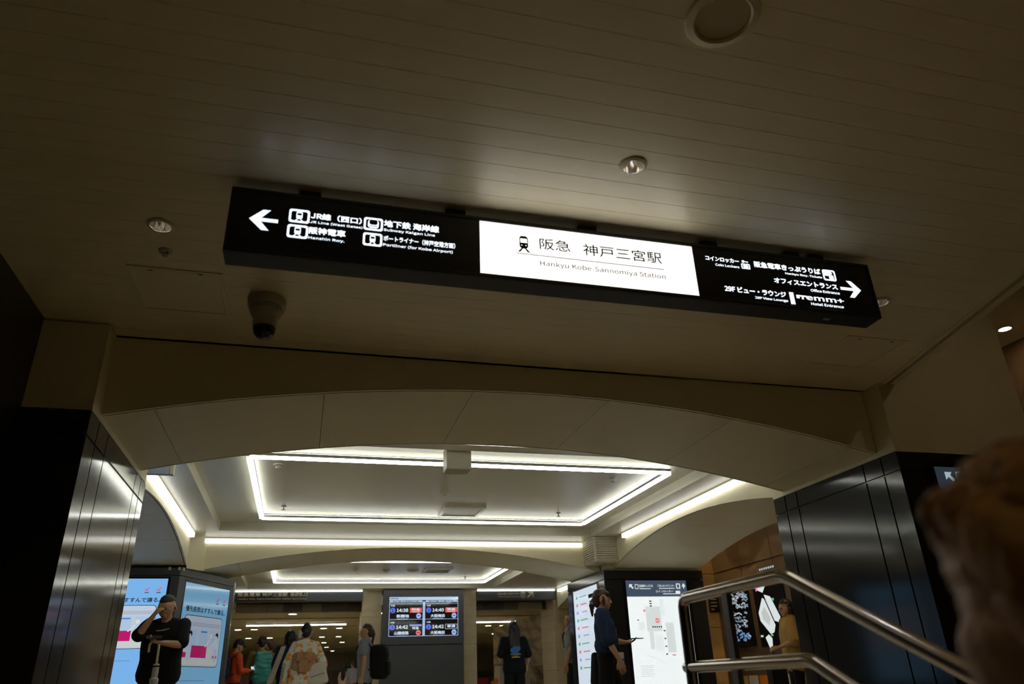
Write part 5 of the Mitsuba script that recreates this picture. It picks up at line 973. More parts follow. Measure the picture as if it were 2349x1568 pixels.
# ---- lintel signs over the openings
def lintel(label, x0, x1, z0, z1, y=17.62):
    k = thing('lintel_sign', label, 'sign')
    part(k, 'panel', box(x0, x1, y, YW + .1, z0, z1, .004), 'kiosk_metal')
    part(k, 'lamp_line', box(x0 + .01, x1 - .02, y - .03, y + .03, z1 + .004, z1 + .021), 'lamp', emit=STRIP * .8)
    part(k, 'lamp_housing', box(x0, x1, y - .03, YW, z1 + .0212, z1 + .026), 'grey_metal')
    return k, (0, y - .0005, 0)
k, LO2 = lintel('long grey lintel sign with raised cream lettering over the ticket gates', -1.465, 1.268, 2.645, 2.842)
part(k, 'name_plate', box(-1.42, 0.02, 17.614, 17.62, 2.652, 2.836), 'sign_body')
for t, a, b in (('阪急電車', -1.40, -.93), ('神戸三宮駅', -.90, -.36), ('東改札口', -.31, .06)):
    part(k, 'lettering', flat(words(t, a, b, 2.745, 2.828, bold=6), (0, 17.6135, 0), X3, Z3, .006), 'cream_letter')
part(k, 'lettering', flat(words('Hankyu Rwy. Kobe-Sannomiya Station  East Gates'.replace('  ', ' '), -1.39, .05, 2.672, 2.722, bold=4), (0, 17.6135, 0), X3, Z3, .004), 'cream_letter')
k, LO2 = lintel('grey lintel sign with a diagonal arrow over the opening beside the departure board', 3.895, 5.82, 2.645, 2.842)
part(k, 'lettering', flat(words('ごあんないカウンター', 4.38, 4.93, 2.752, 2.80, bold=6).union(words('Information Counter', 4.40, 4.92, 2.70, 2.73, bold=4)), LO2, X3, Z3, .004), 'cream_letter')
ic = rrect(4.95, 5.07, 2.685, 2.818, .04).difference(rrect(4.962, 5.058, 2.697, 2.806, .035)).union(sbox(4.985, 2.71, 5.003, 2.80)).union(sbox(5.015, 2.71, 5.033, 2.80))
part(k, 'pictogram', flat(ic, LO2, X3, Z3, .004), 'cream_letter')
ar = Polygon([(5.27, 2.82), (5.15, 2.82), (5.15, 2.795), (5.215, 2.795), (5.11, 2.715), (5.14, 2.69), (5.245, 2.775), (5.245, 2.70), (5.27, 2.70)])
part(k, 'arrow', flat(ar, LO2, X3, Z3, .004), 'cream_letter')
tr_ = thing('transom_band', 'dark band of smoked panels under the lintel signs', 'panel band')
rnd = random.Random(8)
x = -1.46
while x < 5.8:
    w_ = .25 + .4 * rnd.random()
    if x < 1.2 or x > 3.85:
        part(tr_, 'panel', box(x, min(x + w_ - .006, 1.27 if x < 1.27 else 5.8), 18.35 - .01 * rnd.random(), 18.40, 2.49, 2.66), rnd.choice(['kiosk_metal', 'hall_wall', 'brown_panel', 'beige_dark', 'hall_wall']))
    x += w_
part(tr_, 'rail', box(-1.47, 5.82, 18.36, 18.40, 2.475, 2.49), 'hall_ceiling')
part(tr_, 'rail', box(-1.47, 5.82, 18.40, 18.44, 2.475, 2.80), 'beige_dark')

# ---- ticket hall lamps
def hall_line(label, x0, x1, y):
    k = thing('hall_light', label, 'ceiling light', 'light lines of the ticket hall')
    part(k, 'housing', box(x0, x1, y - .05, y + .05, 2.765, 2.80), 'grey_metal')
    part(k, 'diffuser', box(x0 + .01, x1 - .01, y - .045, y + .045, 2.742, 2.7645), 'lamp', emit=HALL, w=1.5)
hall_line('long light line in the ticket hall behind the kimono', -1.69, 1.37, 25.7)
hall_line('light line in the ticket hall beyond the opening beside the departure board', 5.60, 7.02, 25.7)
ORD = ('first', 'second', 'third', 'fourth', 'fifth', 'sixth')
ROW = {22.4: 'row before the light lines', 27.9: 'first row behind the light lines', 32.5: 'second row behind the light lines', 36.5: 'third row behind the light lines', 40.5: 'fourth row behind the light lines', 44.5: 'fifth row behind the light lines'}
for y, xs in ((22.4, (-.28, 2.2)), (27.9, (-2.08, -1.56, .72, 1.25, 6.57, 7.11)), (32.5, (-2.0, -1.2, .8, 1.45, 6.9, 7.9)), (36.5, (-1.5, -.4, 1.0, 1.8, 7.6)), (40.5, (.9, 1.25, 8.0)), (44.5, (1.1, 1.7))):
    for x in xs:
        k = thing('hall_downlight', 'round hall lamp, %s from the blue screens, %s' % (ORD[sorted(xs).index(x)], ROW[y]), 'downlight', 'round lamps in the ticket hall ceiling')
        zc = 2.80
        part(k, 'rim', lathe([(.105, zc + .02), (.13, zc + .02), (.128, zc - .008), (.105, zc - .008), (.105, zc + .02)], (x, y, 0), 24), 'white_plastic', smooth=35)
        d = trimesh.creation.cylinder(radius=.104, height=.01, sections=24); d.apply_translation((x, y, zc - .002))
        part(k, 'lamp', d, 'lamp', emit=HALL * (1.2 if y < 30 else .5), w=.4)

# ---- things in the opening beside the departure board
k = thing('information_counter', 'white counter with dark blue leaflets in the opening behind the woman with long hair', 'counter')
part(k, 'body', box(4.95, 5.75, 19.8, 20.4, FZ, 1.28, .01), 'white_plastic')
part(k, 'top', box(4.93, 5.77, 19.78, 20.42, 1.28, 1.32, .006), 'cloth_blue')
for i in range(3):
    part(k, 'leaflet', box(5.12 + .02, 5.38, 19.785, 19.80, .98 - .30 * i, 1.22 - .30 * i), 'print_blue')
    part(k, 'leaflet_band', box(5.16, 5.36, 19.78, 19.786, 1.17 - .30 * i, 1.19 - .30 * i), 'print_yellow')
k = thing('suitcase', 'dark red suitcase standing beside the information counter', 'suitcase')
part(k, 'shell', box(4.02, 4.44, 18.9, 19.15, .26, 1.02, .03), 'cloth_red')
for x in (4.08, 4.38):
    part(k, 'wheel', tube([(x - .015, 19.02, .235), (x + .015, 19.02, .235)], .035, 14), 'ink_black')
part(k, 'handle', tube(bend([(4.12, 19.1, 1.02), (4.12, 19.1, 1.14), (4.34, 19.1, 1.14), (4.34, 19.1, 1.02)], .03), .010, 8), 'grey_metal')
k = single('shoulder_bag', 'black bag lying on the dark red suitcase', 'bag', box(4.16, 4.56, 18.86, 19.06, 1.022, 1.16, .04), 'cloth_dark')
single('folder', 'small orange folder leaning on the suitcase', 'folder', hull([(4.50, 18.80, .82), (4.66, 18.80, .90), (4.63, 18.80, .98), (4.47, 18.80, .90), (4.50, 18.86, .82), (4.66, 18.86, .90), (4.63, 18.86, .98), (4.47, 18.86, .90)]), 'orange_plastic')

# ---- displays on the brown wall
def wall_display(label, ya, yb, z0, z1, seed, tint):
    k = thing('wall_display', label, 'display', 'lit station maps on the brown wall')
    part(k, 'panel', box(6.875, 6.90, yb, ya, z0 - .05, z1 + .05), 'sign_black')
    O, U = (6.8745, ya, 0), V(0, -1, 0)
    r = random.Random(seed); W = ya - yb
    return k, O, U, W, r
k, O, U, W, r = wall_display('dark wall display crowded with small pale blue map pieces', 11.66, 10.98, 1.31, 2.12, 3, None)
groups = {0: [], 1: [], 2: [], 3: []}
for i in range(150):
    u, v = r.random(), r.random()
    if abs(u - .5 + .15 * math.sin(v * 5)) > .42: continue
    a = affinity.rotate(sbox(-.025 - .03 * r.random(), -.010, .025 + .03 * r.random(), .012), r.uniform(-35, 25))
    groups[3 if v < .2 and r.random() < .7 else r.choice((0, 0, 1, 1, 2))].append(affinity.translate(a, .04 + u * (W - .08), 1.33 + v * .77))
for i, e in enumerate((V(.52, .56, .60), V(.24, .30, .38), V(.14, .30, .34), V(.13, .28, .55))):
    part(k, 'map_piece', flat(union_all(groups[i]), (6.8745 - .0004 * i, 11.66, 0), U, Z3, .0006), 'print', emit=e * .8, w=.1, kind='stuff')
k, O, U, W, r = wall_display('black wall display with large white floor plans', 10.82, 10.02, 1.28, 2.16, 5, None)
pl = [Polygon([(.06, 1.72), (.22, 1.93), (.36, 1.86), (.46, 1.52), (.40, 1.42), (.30, 1.40), (.08, 1.60)]), Polygon([(.28, 1.97), (.44, 1.93), (.62, 1.62), (.56, 1.55), (.44, 1.58)]), Polygon([(.05, 2.10), (.20, 2.14), (.32, 2.16), (.34, 2.08), (.26, 2.00), (.15, 2.04)]), Polygon([(.14, 1.36), (.24, 1.40), (.32, 1.34), (.30, 1.24), (.22, 1.20)])]
part(k, 'map_plan', flat(union_all(pl).difference(LineString([(.25, 1.98), (.48, 1.50)]).buffer(.012)), (6.8745, 10.82, 0), U, Z3, .0006), 'print', emit=V(.68, .74, .74), w=.3)
part(k, 'map_plan', flat(union_all([Polygon([(.14, 1.72), (.24, 1.80), (.36, 1.62), (.30, 1.52), (.16, 1.62)]), sbox(.02, 1.37, .09, 1.40)]), (6.8740, 10.82, 0), U, Z3, .0006), 'print', emit=V(.52, .54, .50), w=.1)
part(k, 'map_mark', flat(union_all([sbox(.26, 2.10, .36, 2.15), sbox(.47, 1.86, .53, 1.90), sbox(.30, 1.37, .36, 1.40)]), (6.8735, 10.82, 0), U, Z3, .0006), 'print', emit=V(.10, .45, .22), w=.05)
part(k, 'map_mark', flat(union_all([Point(.10, 2.06).buffer(.025)]), (6.8735, 10.82, 0), U, Z3, .0006), 'print', emit=V(.70, .15, .32), w=.05)
part(k, 'title', flat(union_all([sbox(.02 + .06 * i, 2.33, .06 + .06 * i, 2.36) for i in range(7)]), (6.8975, 10.60, 0), U, Z3, .001), 'print', emit=V(.34, .44, .50), w=.05)
k = thing('notice_board', 'small dark notice board with white lines and an orange mark on the amber pilaster', 'sign')
part(k, 'board', box(6.72, 6.90, 11.96, 12.0, 1.84, 2.20), 'sign_black')
for i in range(5):
    part(k, 'line', box(6.74, 6.86, 11.957, 11.96, 2.15 - .055 * i, 2.17 - .055 * i), 'cream_letter')
part(k, 'mark', box(6.74, 6.80, 11.957, 11.96, 1.87, 1.90), 'orange_plastic')
k = thing('poster_strip', 'row of small warm toned posters low on the brown wall', 'poster row')
for i in range(5):
    part(k, 'poster', box(6.885, 6.90, 10.2 + .30 * i, 10.45 + .30 * i, .62, .84), ('cloth_white', 'wood_amber', 'orange_plastic', 'cloth_white', 'wood_amber')[i])

# ---- steel handrail
hr = thing('handrail', 'double stainless steel handrail at the head of the stairs', 'handrail')
RX, BY, EY, RZ, LZ, SL = 1.488, 2.15, 2.86, 1.140, 0.885, 0.475
bot = -1.2
up_pts = bend([(RX, EY, FZ), (RX, EY, RZ), (RX, BY, RZ), (RX, bot, RZ - SL * (BY - bot))], 0.045, 9)
part(hr, 'upper_rail', tube(up_pts, 0.0225, 28), 'steel', smooth=50)
lo_pts = bend([(RX, EY + .035, LZ), (RX, BY - .06, LZ), (RX, bot, LZ - SL * (BY - .06 - bot))], 0.03, 7)
part(hr, 'lower_rail', tube(lo_pts, 0.0205, 24), 'steel', smooth=50)
part(hr, 'post', box(RX - .010, RX + .010, 2.50, 2.545, FZ, RZ - .015, .003), 'steel_dark')
for yv in (0.9, -0.4):
    zt = RZ - SL * (BY - yv)
    part(hr, 'post', box(RX - .010, RX + .010, yv - .022, yv + .022, zt - 1.02, zt - .015, .003), 'steel_dark')
for yv in (EY, 2.52):
    part(hr, 'base_plate', lathe([(0, FZ), (.055, FZ), (.055, FZ + .006), (.03, FZ + .012), (.0, FZ + .012)], (RX, yv, 0), 24), 'steel_dark', smooth=35)

# ================================================================ PEOPLE
SPH = {}
def ball(p, r, seg=14):
    return m3.Manifold.sphere(float(r), seg).translate(tuple(float(x) for x in p))
def blob(*pr, seg=14):
    return m3.Manifold.batch_hull([ball(p, r, seg) for p, r in pr])
def soften(parts, res=0.02, it=6):
    m = parts[0]
    for q in parts[1:]:
        m = m + q
    m = m.refine_to_length(res)
    a = m.to_mesh()
    t = trimesh.Trimesh(np.array(a.vert_properties[:, :3], float), np.array(a.tri_verts), process=False)
    if it: trimesh.smoothing.filter_taubin(t, lamb=.5, nu=.52, iterations=it)
    return t

def rot(ax, deg):
    return trimesh.transformations.rotation_matrix(math.radians(deg), ax)[:3, :3]

def hand(wrist, d, n, side, curl=25, thumb=35):
    """palm, four unequal bent fingers and a thumb; d: fingers' direction, n: the way the palm faces, side: +1 if the thumb lies along cross(n, d)"""
    d = np.asarray(d, float); d /= np.linalg.norm(d)
    n = np.asarray(n, float); n -= d * (n @ d); n /= np.linalg.norm(n)
    s = np.cross(n, d) * side
    w = np.asarray(wrist, float)
    out = [blob((w, .021), (w + d * .03 + s * .022, .015), (w + d * .03 - s * .022, .015), (w + d * .085 + s * .033, .012), (w + d * .082 - s * .033, .012))]
    for o, L in ((.032, .072), (.011, .082), (-.011, .076), (-.031, .060)):
        p = w + d * .085 + s * o; q = d.copy(); a = 0
        for f, r0, r1 in ((.45, .0098, .0090), (.30, .0090, .0082), (.25, .0082, .0070)):
            a += curl
            q = d * math.cos(math.radians(a)) + n * math.sin(math.radians(a))
            e = p + q * L * f
            out.append(blob((p, r0), (e, r1), seg=10)); p = e
    p = w + d * .028 + s * .028
    t1 = d * math.cos(math.radians(thumb)) + s * math.sin(math.radians(thumb)) + n * .25
    e = p + t1 / np.linalg.norm(t1) * .042
    out.append(blob((p, .014), (e, .0105), seg=10))
    t2 = d + n * .45 + s * .15
    out.append(blob((e, .0105), (e + t2 / np.linalg.norm(t2) * .034, .0085), seg=10))
    return out

class Figure:
    """a standing or walking person in local axes: x to the person's right, y ahead, z up; sized to height H and turned by yaw (0 looks along +y, positive to the left)"""
    def __init__(s, label, x, y, H, yaw, z=FZ, build=1.0, **pose):
        s.k = thing('person', label, 'person')
        s.f = H / 1.70
        s.b = build
        s.M = rot((0, 0, 1), yaw); s.at = V(x, y, z)
        J = dict(hipL=(-.09, 0, .92), hipR=(.09, 0, .92), kneeL=(-.10, .03, .49), kneeR=(.10, .03, .49), footL=(-.10, -.02, .085), footR=(.10, -.02, .085),
                 shL=(-.175, 0, 1.395), shR=(.175, 0, 1.395), elL=(-.235, -.03, 1.12), elR=(.235, -.03, 1.12), wrL=(-.245, .06, .885), wrR=(.245, .06, .885),
                 hdL=(0, .15, -1), hdR=(0, .15, -1), hnL=(1, .2, 0), hnR=(-1, .2, 0), curlL=18, curlR=18, head=(0, 0), lean=0)
        J.update(pose)
        s.J = {k: (V(*v) if isinstance(v, tuple) and len(v) == 3 else v) for k, v in J.items()}
    def put(s, m):
        v = np.asarray(m.vertices) * s.f
        c, sn = math.cos(math.radians(s.J['lean'])), math.sin(math.radians(s.J['lean']))
        y, z = v[:, 1].copy(), v[:, 2] - .92 * s.f
        up = z > 0
        v[:, 1] = np.where(up, y * c + z * sn, y); v[:, 2] = np.where(up, z * c - y * sn, z) + .92 * s.f
        m.vertices = v @ s.M.T + s.at
        return m
    def world(s, p):
        return s.put(trimesh.Trimesh(np.array([p, p, p], float), [[0, 1, 2]], process=False)).vertices[0]
    def hd(s, p):
        """a point of the head turned by (yaw, nod) about the neck"""
        yaw, nod = s.J['head']
        o = V(0, .01, 1.45)
        return o + rot((0, 0, 1), yaw) @ rot((1, 0, 0), nod) @ (V(*p) - o)
    def body(s, m='skin'):
        J, h = s.J, s.hd
        P = [blob((h((0, -.012, 1.612)), .091), (h((0, .012, 1.60)), .086), (h((-.036, .040, 1.545)), .036), (h((.036, .040, 1.545)), .036), (h((0, .066, 1.500)), .024)),
             blob((h((0, -.03, 1.56)), .066), (h((0, .03, 1.53)), .05)),
             blob((h((0, .098, 1.598)), .008), (h((0, .112, 1.560)), .0125)), blob((h((-.013, .100, 1.553)), .009), (h((.013, .100, 1.553)), .009)),
             blob((h((-.035, .082, 1.612)), .012), (h((.035, .082, 1.612)), .012)),
             blob((h((-.018, .087, 1.522)), .010), (h((.018, .087, 1.522)), .010), (h((0, .094, 1.522)), .008)),
             blob((h((-.092, -.004, 1.592)), .014), (h((-.094, -.016, 1.560)), .010)), blob((h((.092, -.004, 1.592)), .014), (h((.094, -.016, 1.560)), .010)),
             blob((V(0, -.012, 1.42), .058), (h((0, -.005, 1.54)), .052))]
        b = s.b
        P += [blob((V(-.14 * b, 0, 1.385), .050), (V(.14 * b, 0, 1.385), .050), (V(-.095 * b, .01, 1.27), .095 * b), (V(.095 * b, .01, 1.27), .095 * b), (V(0, -.005, 1.43), .055)),
              blob((V(-.095 * b, .01, 1.27), .092 * b), (V(.095 * b, .01, 1.27), .092 * b), (V(-.07 * b, .01 * b, 1.06), .088 * b), (V(.07 * b, .01 * b, 1.06), .088 * b)),
              blob((V(-.07 * b, .01, 1.06), .088 * b), (V(.07 * b, .01, 1.06), .088 * b), (V(-.085 * b, -.01, .93), .098), (V(.085 * b, -.01, .93), .098))]
        for S_ in 'LR':
            sx = -1 if S_ == 'L' else 1
            sh, el, wr = J['sh' + S_] * V(b if b > 1 else 1, 1, 1), J['el' + S_], J['wr' + S_]
            P += [blob((sh, .053), (sh * .25 + el * .75, .044), seg=12), blob((sh * .25 + el * .75, .044), (el, .038), seg=12), blob((el, .038), (el * .72 + wr * .28, .041), (wr, .026), seg=12)]
            P += hand(wr, J['hd' + S_], J['hn' + S_], J.get('sd' + S_, 1), J['curl' + S_])
            hp, kn, ft = J['hip' + S_], J['knee' + S_], J['foot' + S_]
            P += [blob((hp, .088), (kn, .056)), blob((kn, .056), (kn * .7 + ft * .3 + V(0, -.012, 0), .056), (ft, .036)), blob((ft + V(0, -.03, -.04), .034), (ft + V(sx * .01, .14, -.055), .026))]
        P += s.J.get('extra', [])
        part(s.k, 'body', s.put(soften(P, s.J.get('res', .022), s.J.get('its', 5))), m, smooth=True)
        return s
    def face(s, lip='lip'):
        h = s.hd
        for sx in (-1, 1):
            part(s.k, 'eye', s.put(soften([blob((h((sx * .026, .0925 - s.J.get('eye_in', 0), 1.592)), .007), (h((sx * .043, .086 - s.J.get('eye_in', 0), 1.592)), .006))], .006, 0)), 'eye_dark', smooth=True)
        part(s.k, 'mouth', s.put(soften([blob((h((-.020, .095, 1.521)), .0045), (h((0, .1015, 1.521)), .0055), (h((.020, .095, 1.521)), .0045))], .006, 0)), lip, smooth=True)
        return s
    def piece(s, name, blobs, m, res=.02, it=4, noise=0.0, fr=14.0, label=None, seed=0):
        t = soften(blobs, res, it)
        if noise:
            v = np.asarray(t.vertices)
            t.vertices = v + t.vertex_normals * ((meshkit.fbm(v * V(fr, fr, fr * .55) + seed, 3) - .5) * 2 * noise)[:, None]
        part(s.k, name, s.put(t), m, smooth=True, label=label)
        return s
    def shirt(s, m, sleeve=.62, hem=.88, ease=.014, name='shirt', flare=.0, noise=.007):
        J, b = s.J, s.b
        g = ease
        P = [blob((V(-.15 * b, -.003, 1.385), .050 + g), (V(.15 * b, -.003, 1.385), .050 + g), (V(-.097 * b, .01, 1.27), .096 * b + g), (V(.097 * b, .01, 1.27), .096 * b + g), (V(0, -.022, 1.432), .056 + g * .5)),
             blob((V(-.097 * b, .01, 1.27), .096 * b + g), (V(.097 * b, .01, 1.27), .096 * b + g), (V(-.085 * b, .012 * b, 1.05), .094 * b + g), (V(.085 * b, .012 * b, 1.05), .094 * b + g)),
             blob((V(-.085 * b, .012, 1.05), .094 * b + g), (V(.085 * b, .012, 1.05), .094 * b + g), (V(-.095 * b - flare, 0, hem + .08), .10 * b + g), (V(.095 * b + flare, 0, hem + .08), .10 * b + g))]
        for S_ in 'LR':
            sh, el, wr = J['sh' + S_] * V(b if b > 1 else 1, 1, 1), J['el' + S_], J['wr' + S_]
            if sleeve <= 1:
                e = sh + (el - sh) * sleeve
                P.append(blob((sh, .058 + g), (e, .050 + g + .008)))
            else:
                e = el + (wr - el) * (sleeve - 1)
                P += [blob((sh, .058 + g), (el, .046 + g)), blob((el, .046 + g), (e, .036 + g))]
        return s.piece(name, P, m, noise=noise)
    def trousers(s, m, wide=.0, name='trousers'):
        J = s.J
        P = [blob((V(-.088 * s.b, -.005, .94), .104), (V(.088 * s.b, -.005, .94), .104), (J['hipL'], .10), (J['hipR'], .10))]
        for S_ in 'LR':
            hp, kn, ft = J['hip' + S_], J['knee' + S_], J['foot' + S_]
            P += [blob((hp, .098), (kn, .066 + wide)), blob((kn, .066 + wide), (ft + V(0, 0, .02), .052 + wide))]
            part(s.k, 'shoe', s.put(soften([blob((ft + V(0, -.035, -.042), .040), (ft + V(0, .10, -.052), .033), (ft + V(0, .15, -.058), .027)), ], .02, 2)), 'cloth_dark', smooth=True)
        return s.piece(name, P, m, noise=.006)
    def hair(s, m='hair_black', style='short'):
        h = s.hd
        cap = [blob((h((0, -.032, 1.630)), .091), (h((0, -.002, 1.652)), .079), (h((0, -.052, 1.560)), .070))]
        if style == 'short':
            P = [blob((h((0, -.030, 1.632)), .087), (h((0, .000, 1.652)), .074), (h((0, -.052, 1.575)), .064))]
        elif style == 'bob':
            P = cap + [blob((h((-.075, -.01, 1.62)), .032), (h((-.080, -.02, 1.50)), .028)), blob((h((.075, -.01, 1.62)), .032), (h((.080, -.02, 1.50)), .028)), blob((h((-.04, -.07, 1.57)), .045), (h((.04, -.07, 1.57)), .045), (h((-.04, -.07, 1.47)), .034), (h((.04, -.07, 1.47)), .034))]
        elif style == 'long':
            P = cap + [blob((h((-.06, -.05, 1.60)), .05), (h((.06, -.05, 1.60)), .05), (V(-.065, -.105, 1.30), .04), (V(.065, -.105, 1.30), .04)), blob((V(-.065, -.105, 1.30), .04), (V(.065, -.105, 1.30), .04), (V(-.03, -.12, 1.14), .025), (V(.03, -.12, 1.14), .025))]
        elif style == 'ponytail':
            P = cap + [blob((h((0, -.11, 1.60)), .030), (h((0, -.125, 1.54)), .030)), blob((h((0, -.125, 1.54)), .030), (h((.0, -.105, 1.40)), .014))]
        elif style == 'bun':
            P = cap + [blob((h((0, -.075, 1.665)), .060), (h((0, -.055, 1.700)), .048))]
        elif style == 'fringe_pony':
            P = cap + [blob((h((-.05, .060, 1.655)), .035), (h((.05, .060, 1.655)), .035), (h((-.045, .078, 1.625)), .016), (h((.045, .078, 1.625)), .016)), blob((h((0, -.105, 1.58)), .032), (h((.0, -.135, 1.52)), .030)), blob((h((.0, -.135, 1.52)), .030), (h((.0, -.125, 1.40)), .012)), blob((h((-.085, .012, 1.61)), .018), (h((-.086, .018, 1.53)), .010)), blob((h((.085, .012, 1.61)), .018), (h((.086, .018, 1.53)), .010))]
        return s.piece('hair', P, m, res=.014, it=3, noise=.004, fr=40)

def loose(name, label, cat, m, mat_, smooth=True):
    return single(name, label, cat, m, mat_, smooth=smooth)

# ---- man in black with phone and umbrella
q = Figure('stocky man in a black T-shirt rubbing his eye under his glasses', -1.385, 8.9, 1.615, 172, build=1.10,
           head=(-8, -22), elR=(.215, .20, 1.275), wrR=(.085, .215, 1.475), hdR=(-.35, -.35, .80), hnR=(-.6, -.5, -.1), curlR=45,
           elL=(-.225, .12, 1.185), wrL=(-.075, .29, 1.20), hdL=(.9, .35, .12), hnL=(.1, .1, 1), curlL=30, sdL=-1)
q.body('skin').face()
q.shirt('cloth_black', sleeve=.86, hem=.82, ease=.016).trousers('cloth_black', .012).hair('hair_grey', 'short')
h = q.hd
for sx in (-1, 1):
    g = [h((sx * (.034 + .022 * math.cos(a)), .104 + .004 * math.cos(a), 1.586 + .015 * math.sin(a))) for a in np.linspace(0, 2 * math.pi, 18)]
    part(q.k, 'spectacles', q.put(tube(g, .0016, 6, False)), 'bone_plastic', smooth=True)
    part(q.k, 'spectacles', q.put(tube([h((sx * .057, .103, 1.588)), h((sx * .085, .06, 1.592)), h((sx * .094, -.005, 1.595))], .0016, 6)), 'bone_plastic', smooth=True)
part(q.k, 'shirt_print', q.put(soften([blob((V(-.075, .135, 1.352), .004), (V(-.02, .140, 1.335), .005)), blob((V(-.02, .140, 1.335), .005), (V(.05, .137, 1.332), .005))], .02, 0)), 'cloth_white', smooth=True, label='pale curved mark under the collar')
part(q.k, 'neck_band', q.put(tube([V(.075 * math.cos(a), -.005 + .072 * math.sin(a), 1.425 - .030 * math.sin(a)) for a in np.linspace(0, 2 * math.pi, 30)], .008, 8, False)), 'cloth_black', smooth=True)
wp = q.world((-.075 + .085, .29 + .045, 1.20 + .032))
ph = trimesh.creation.box((.145, .075, .009)); ph.apply_transform(trimesh.transformations.euler_matrix(.5, 0, .15)); ph.apply_translation(wp + V(.01, -.01, .022))
k = thing('phone', 'black phone held flat by the man in the black T-shirt', 'phone')
part(k, 'case', ph, 'sign_black')
ub = q.world((-.020, .315, 1.165))
k = thing('umbrella', 'folded clear umbrella with a cream hooked handle, held by the man in black', 'umbrella')
hook = bend([ub + V(-.055, 0, -.052), ub + V(-.055, 0, .045), ub + V(.032, 0, .045), ub + V(.036, 0, -.16)], .042, 9)
part(k, 'handle', tube(hook, .0115, 14), 'bone_plastic', smooth=50)
b0 = ub + V(.036, 0, 0)
part(k, 'canopy', cat(tube([b0 + V(0, 0, -.16), b0 + V(0, 0, -.165), b0 + V(0, 0, -.29)], [.022, .030, .030], 16), tube([b0 + V(0, 0, -.285), b0 + V(0, 0, -.30), b0 + V(0.004, 0, -.45), b0 + V(.006, 0, -.70)], [.030, .043, .030, .012], 16)), 'vinyl', smooth=40, label='rolled clear vinyl canopy')
part(k, 'band', tube([b0 + V(0, 0, -.176), b0 + V(0, 0, -.190)], .0315, 16), 'ink_black', smooth=40)
part(k, 'tip', tube([b0 + V(.006, 0, -.70), b0 + V(.007, 0, -.78)], .005, 8), 'bone_plastic')

# ---- woman in the flowered kimono, seen from behind
q = Figure('woman in a white kimono with orange flowers and a brown sash, seen from behind', 0.076, 12.7, 1.585, -4, head=(-6, -6),
           elL=(-.27, -.02, 1.12), wrL=(-.24, .16, 1.00), elR=(.30, -.03, 1.10), wrR=(.30, .10, .96))
q.body('skin_pale').face()
J = q.J
robe = [blob((V(-.15, -.01, 1.385), .066), (V(.15, -.01, 1.385), .066), (V(-.11, .0, 1.25), .115), (V(.11, .0, 1.25), .115), (V(0, -.02, 1.43), .068)),
        blob((V(-.11, 0, 1.25), .115), (V(.11, 0, 1.25), .115), (V(-.11, 0, .95), .118), (V(.11, 0, .95), .118)),
        blob((V(-.11, 0, .95), .118), (V(.11, 0, .95), .118), (V(-.10, .0, .16), .095), (V(.10, 0, .16), .095))]
for sx, el, wr in ((-1, J['elL'], J['wrL']), (1, J['elR'], J['wrR'])):
    robe += [blob((V(sx * .17, 0, 1.385), .068), (el, .075), (wr, .055)), blob((el * .8 + V(sx * .17, 0, 1.385) * .2, .050), (wr, .050), (wr + V(sx * .04, -.02, -.26), .030), (el + V(sx * .04, -.01, -.36), .030))]
q.piece('kimono', robe, 'kimono', noise=.008, fr=11)
q.piece('sash', [blob((V(-.10, -.008, 1.22), .122), (V(.10, -.008, 1.22), .122), (V(-.10, -.008, 1.05), .124), (V(.10, -.008, 1.05), .124))], 'obi', noise=.004)
q.piece('sash_knot', [blob((V(-.085, -.150, 1.255), .032), (V(-.02, -.165, 1.20), .030), (V(-.100, -.145, 1.16), .030)), blob((V(.085, -.150, 1.255), .032), (V(.02, -.165, 1.20), .030), (V(.100, -.145, 1.16), .030)), blob((V(-.045, -.145, 1.20), .036), (V(.045, -.145, 1.20), .036), (V(-.055, -.145, .99), .026), (V(.045, -.145, .99), .026))], 'obi', noise=.014, fr=22)
q.piece('collar', [blob((V(-.07, .0, 1.445), .022), (V(0, -.055, 1.452), .022)), blob((V(.07, .0, 1.445), .022), (V(0, -.055, 1.452), .022))], 'cloth_white')
q.hair('hair_black', 'bun')
q.piece('hair_flower', [blob((q.hd((-.085, -.05, 1.575)), .030), (q.hd((-.095, -.055, 1.52)), .028)), blob((q.hd((-.045, -.085, 1.565)), .020), (q.hd((.03, -.092, 1.572)), .017)), blob((q.hd((-.115, -.04, 1.595)), .020), (q.hd((-.07, -.06, 1.60)), .018))], 'cloth_white', noise=.008, fr=40)
bg = q.world((.235, -.09, .96))
k = thing('handbag', 'white drawstring handbag at the side of the flowered kimono', 'bag')
t = soften([blob((V(-.085, 0, .10), .03), (V(.06, 0, .14), .03), (V(-.11, 0, -.11), .045), (V(.12, 0, -.10), .045), (V(0, 0, -.14), .05))], .018, 4); t.vertices = np.asarray(t.vertices) + bg
part(k, 'pouch', t, 'cloth_white', smooth=True)
part(k, 'seam', tube([bg + V(-.10 + .02 * i, -.062 - .004 * math.sin(i), -.055 + .006 * i) for i in range(11)], .004, 6), 'beige_dark')
part(k, 'strap', tube([bg + V(.02, -.02, .13), bg + V(-.01, .03, .30), bg + V(-.03, .08, .36)], .008, 8), 'cloth_white')

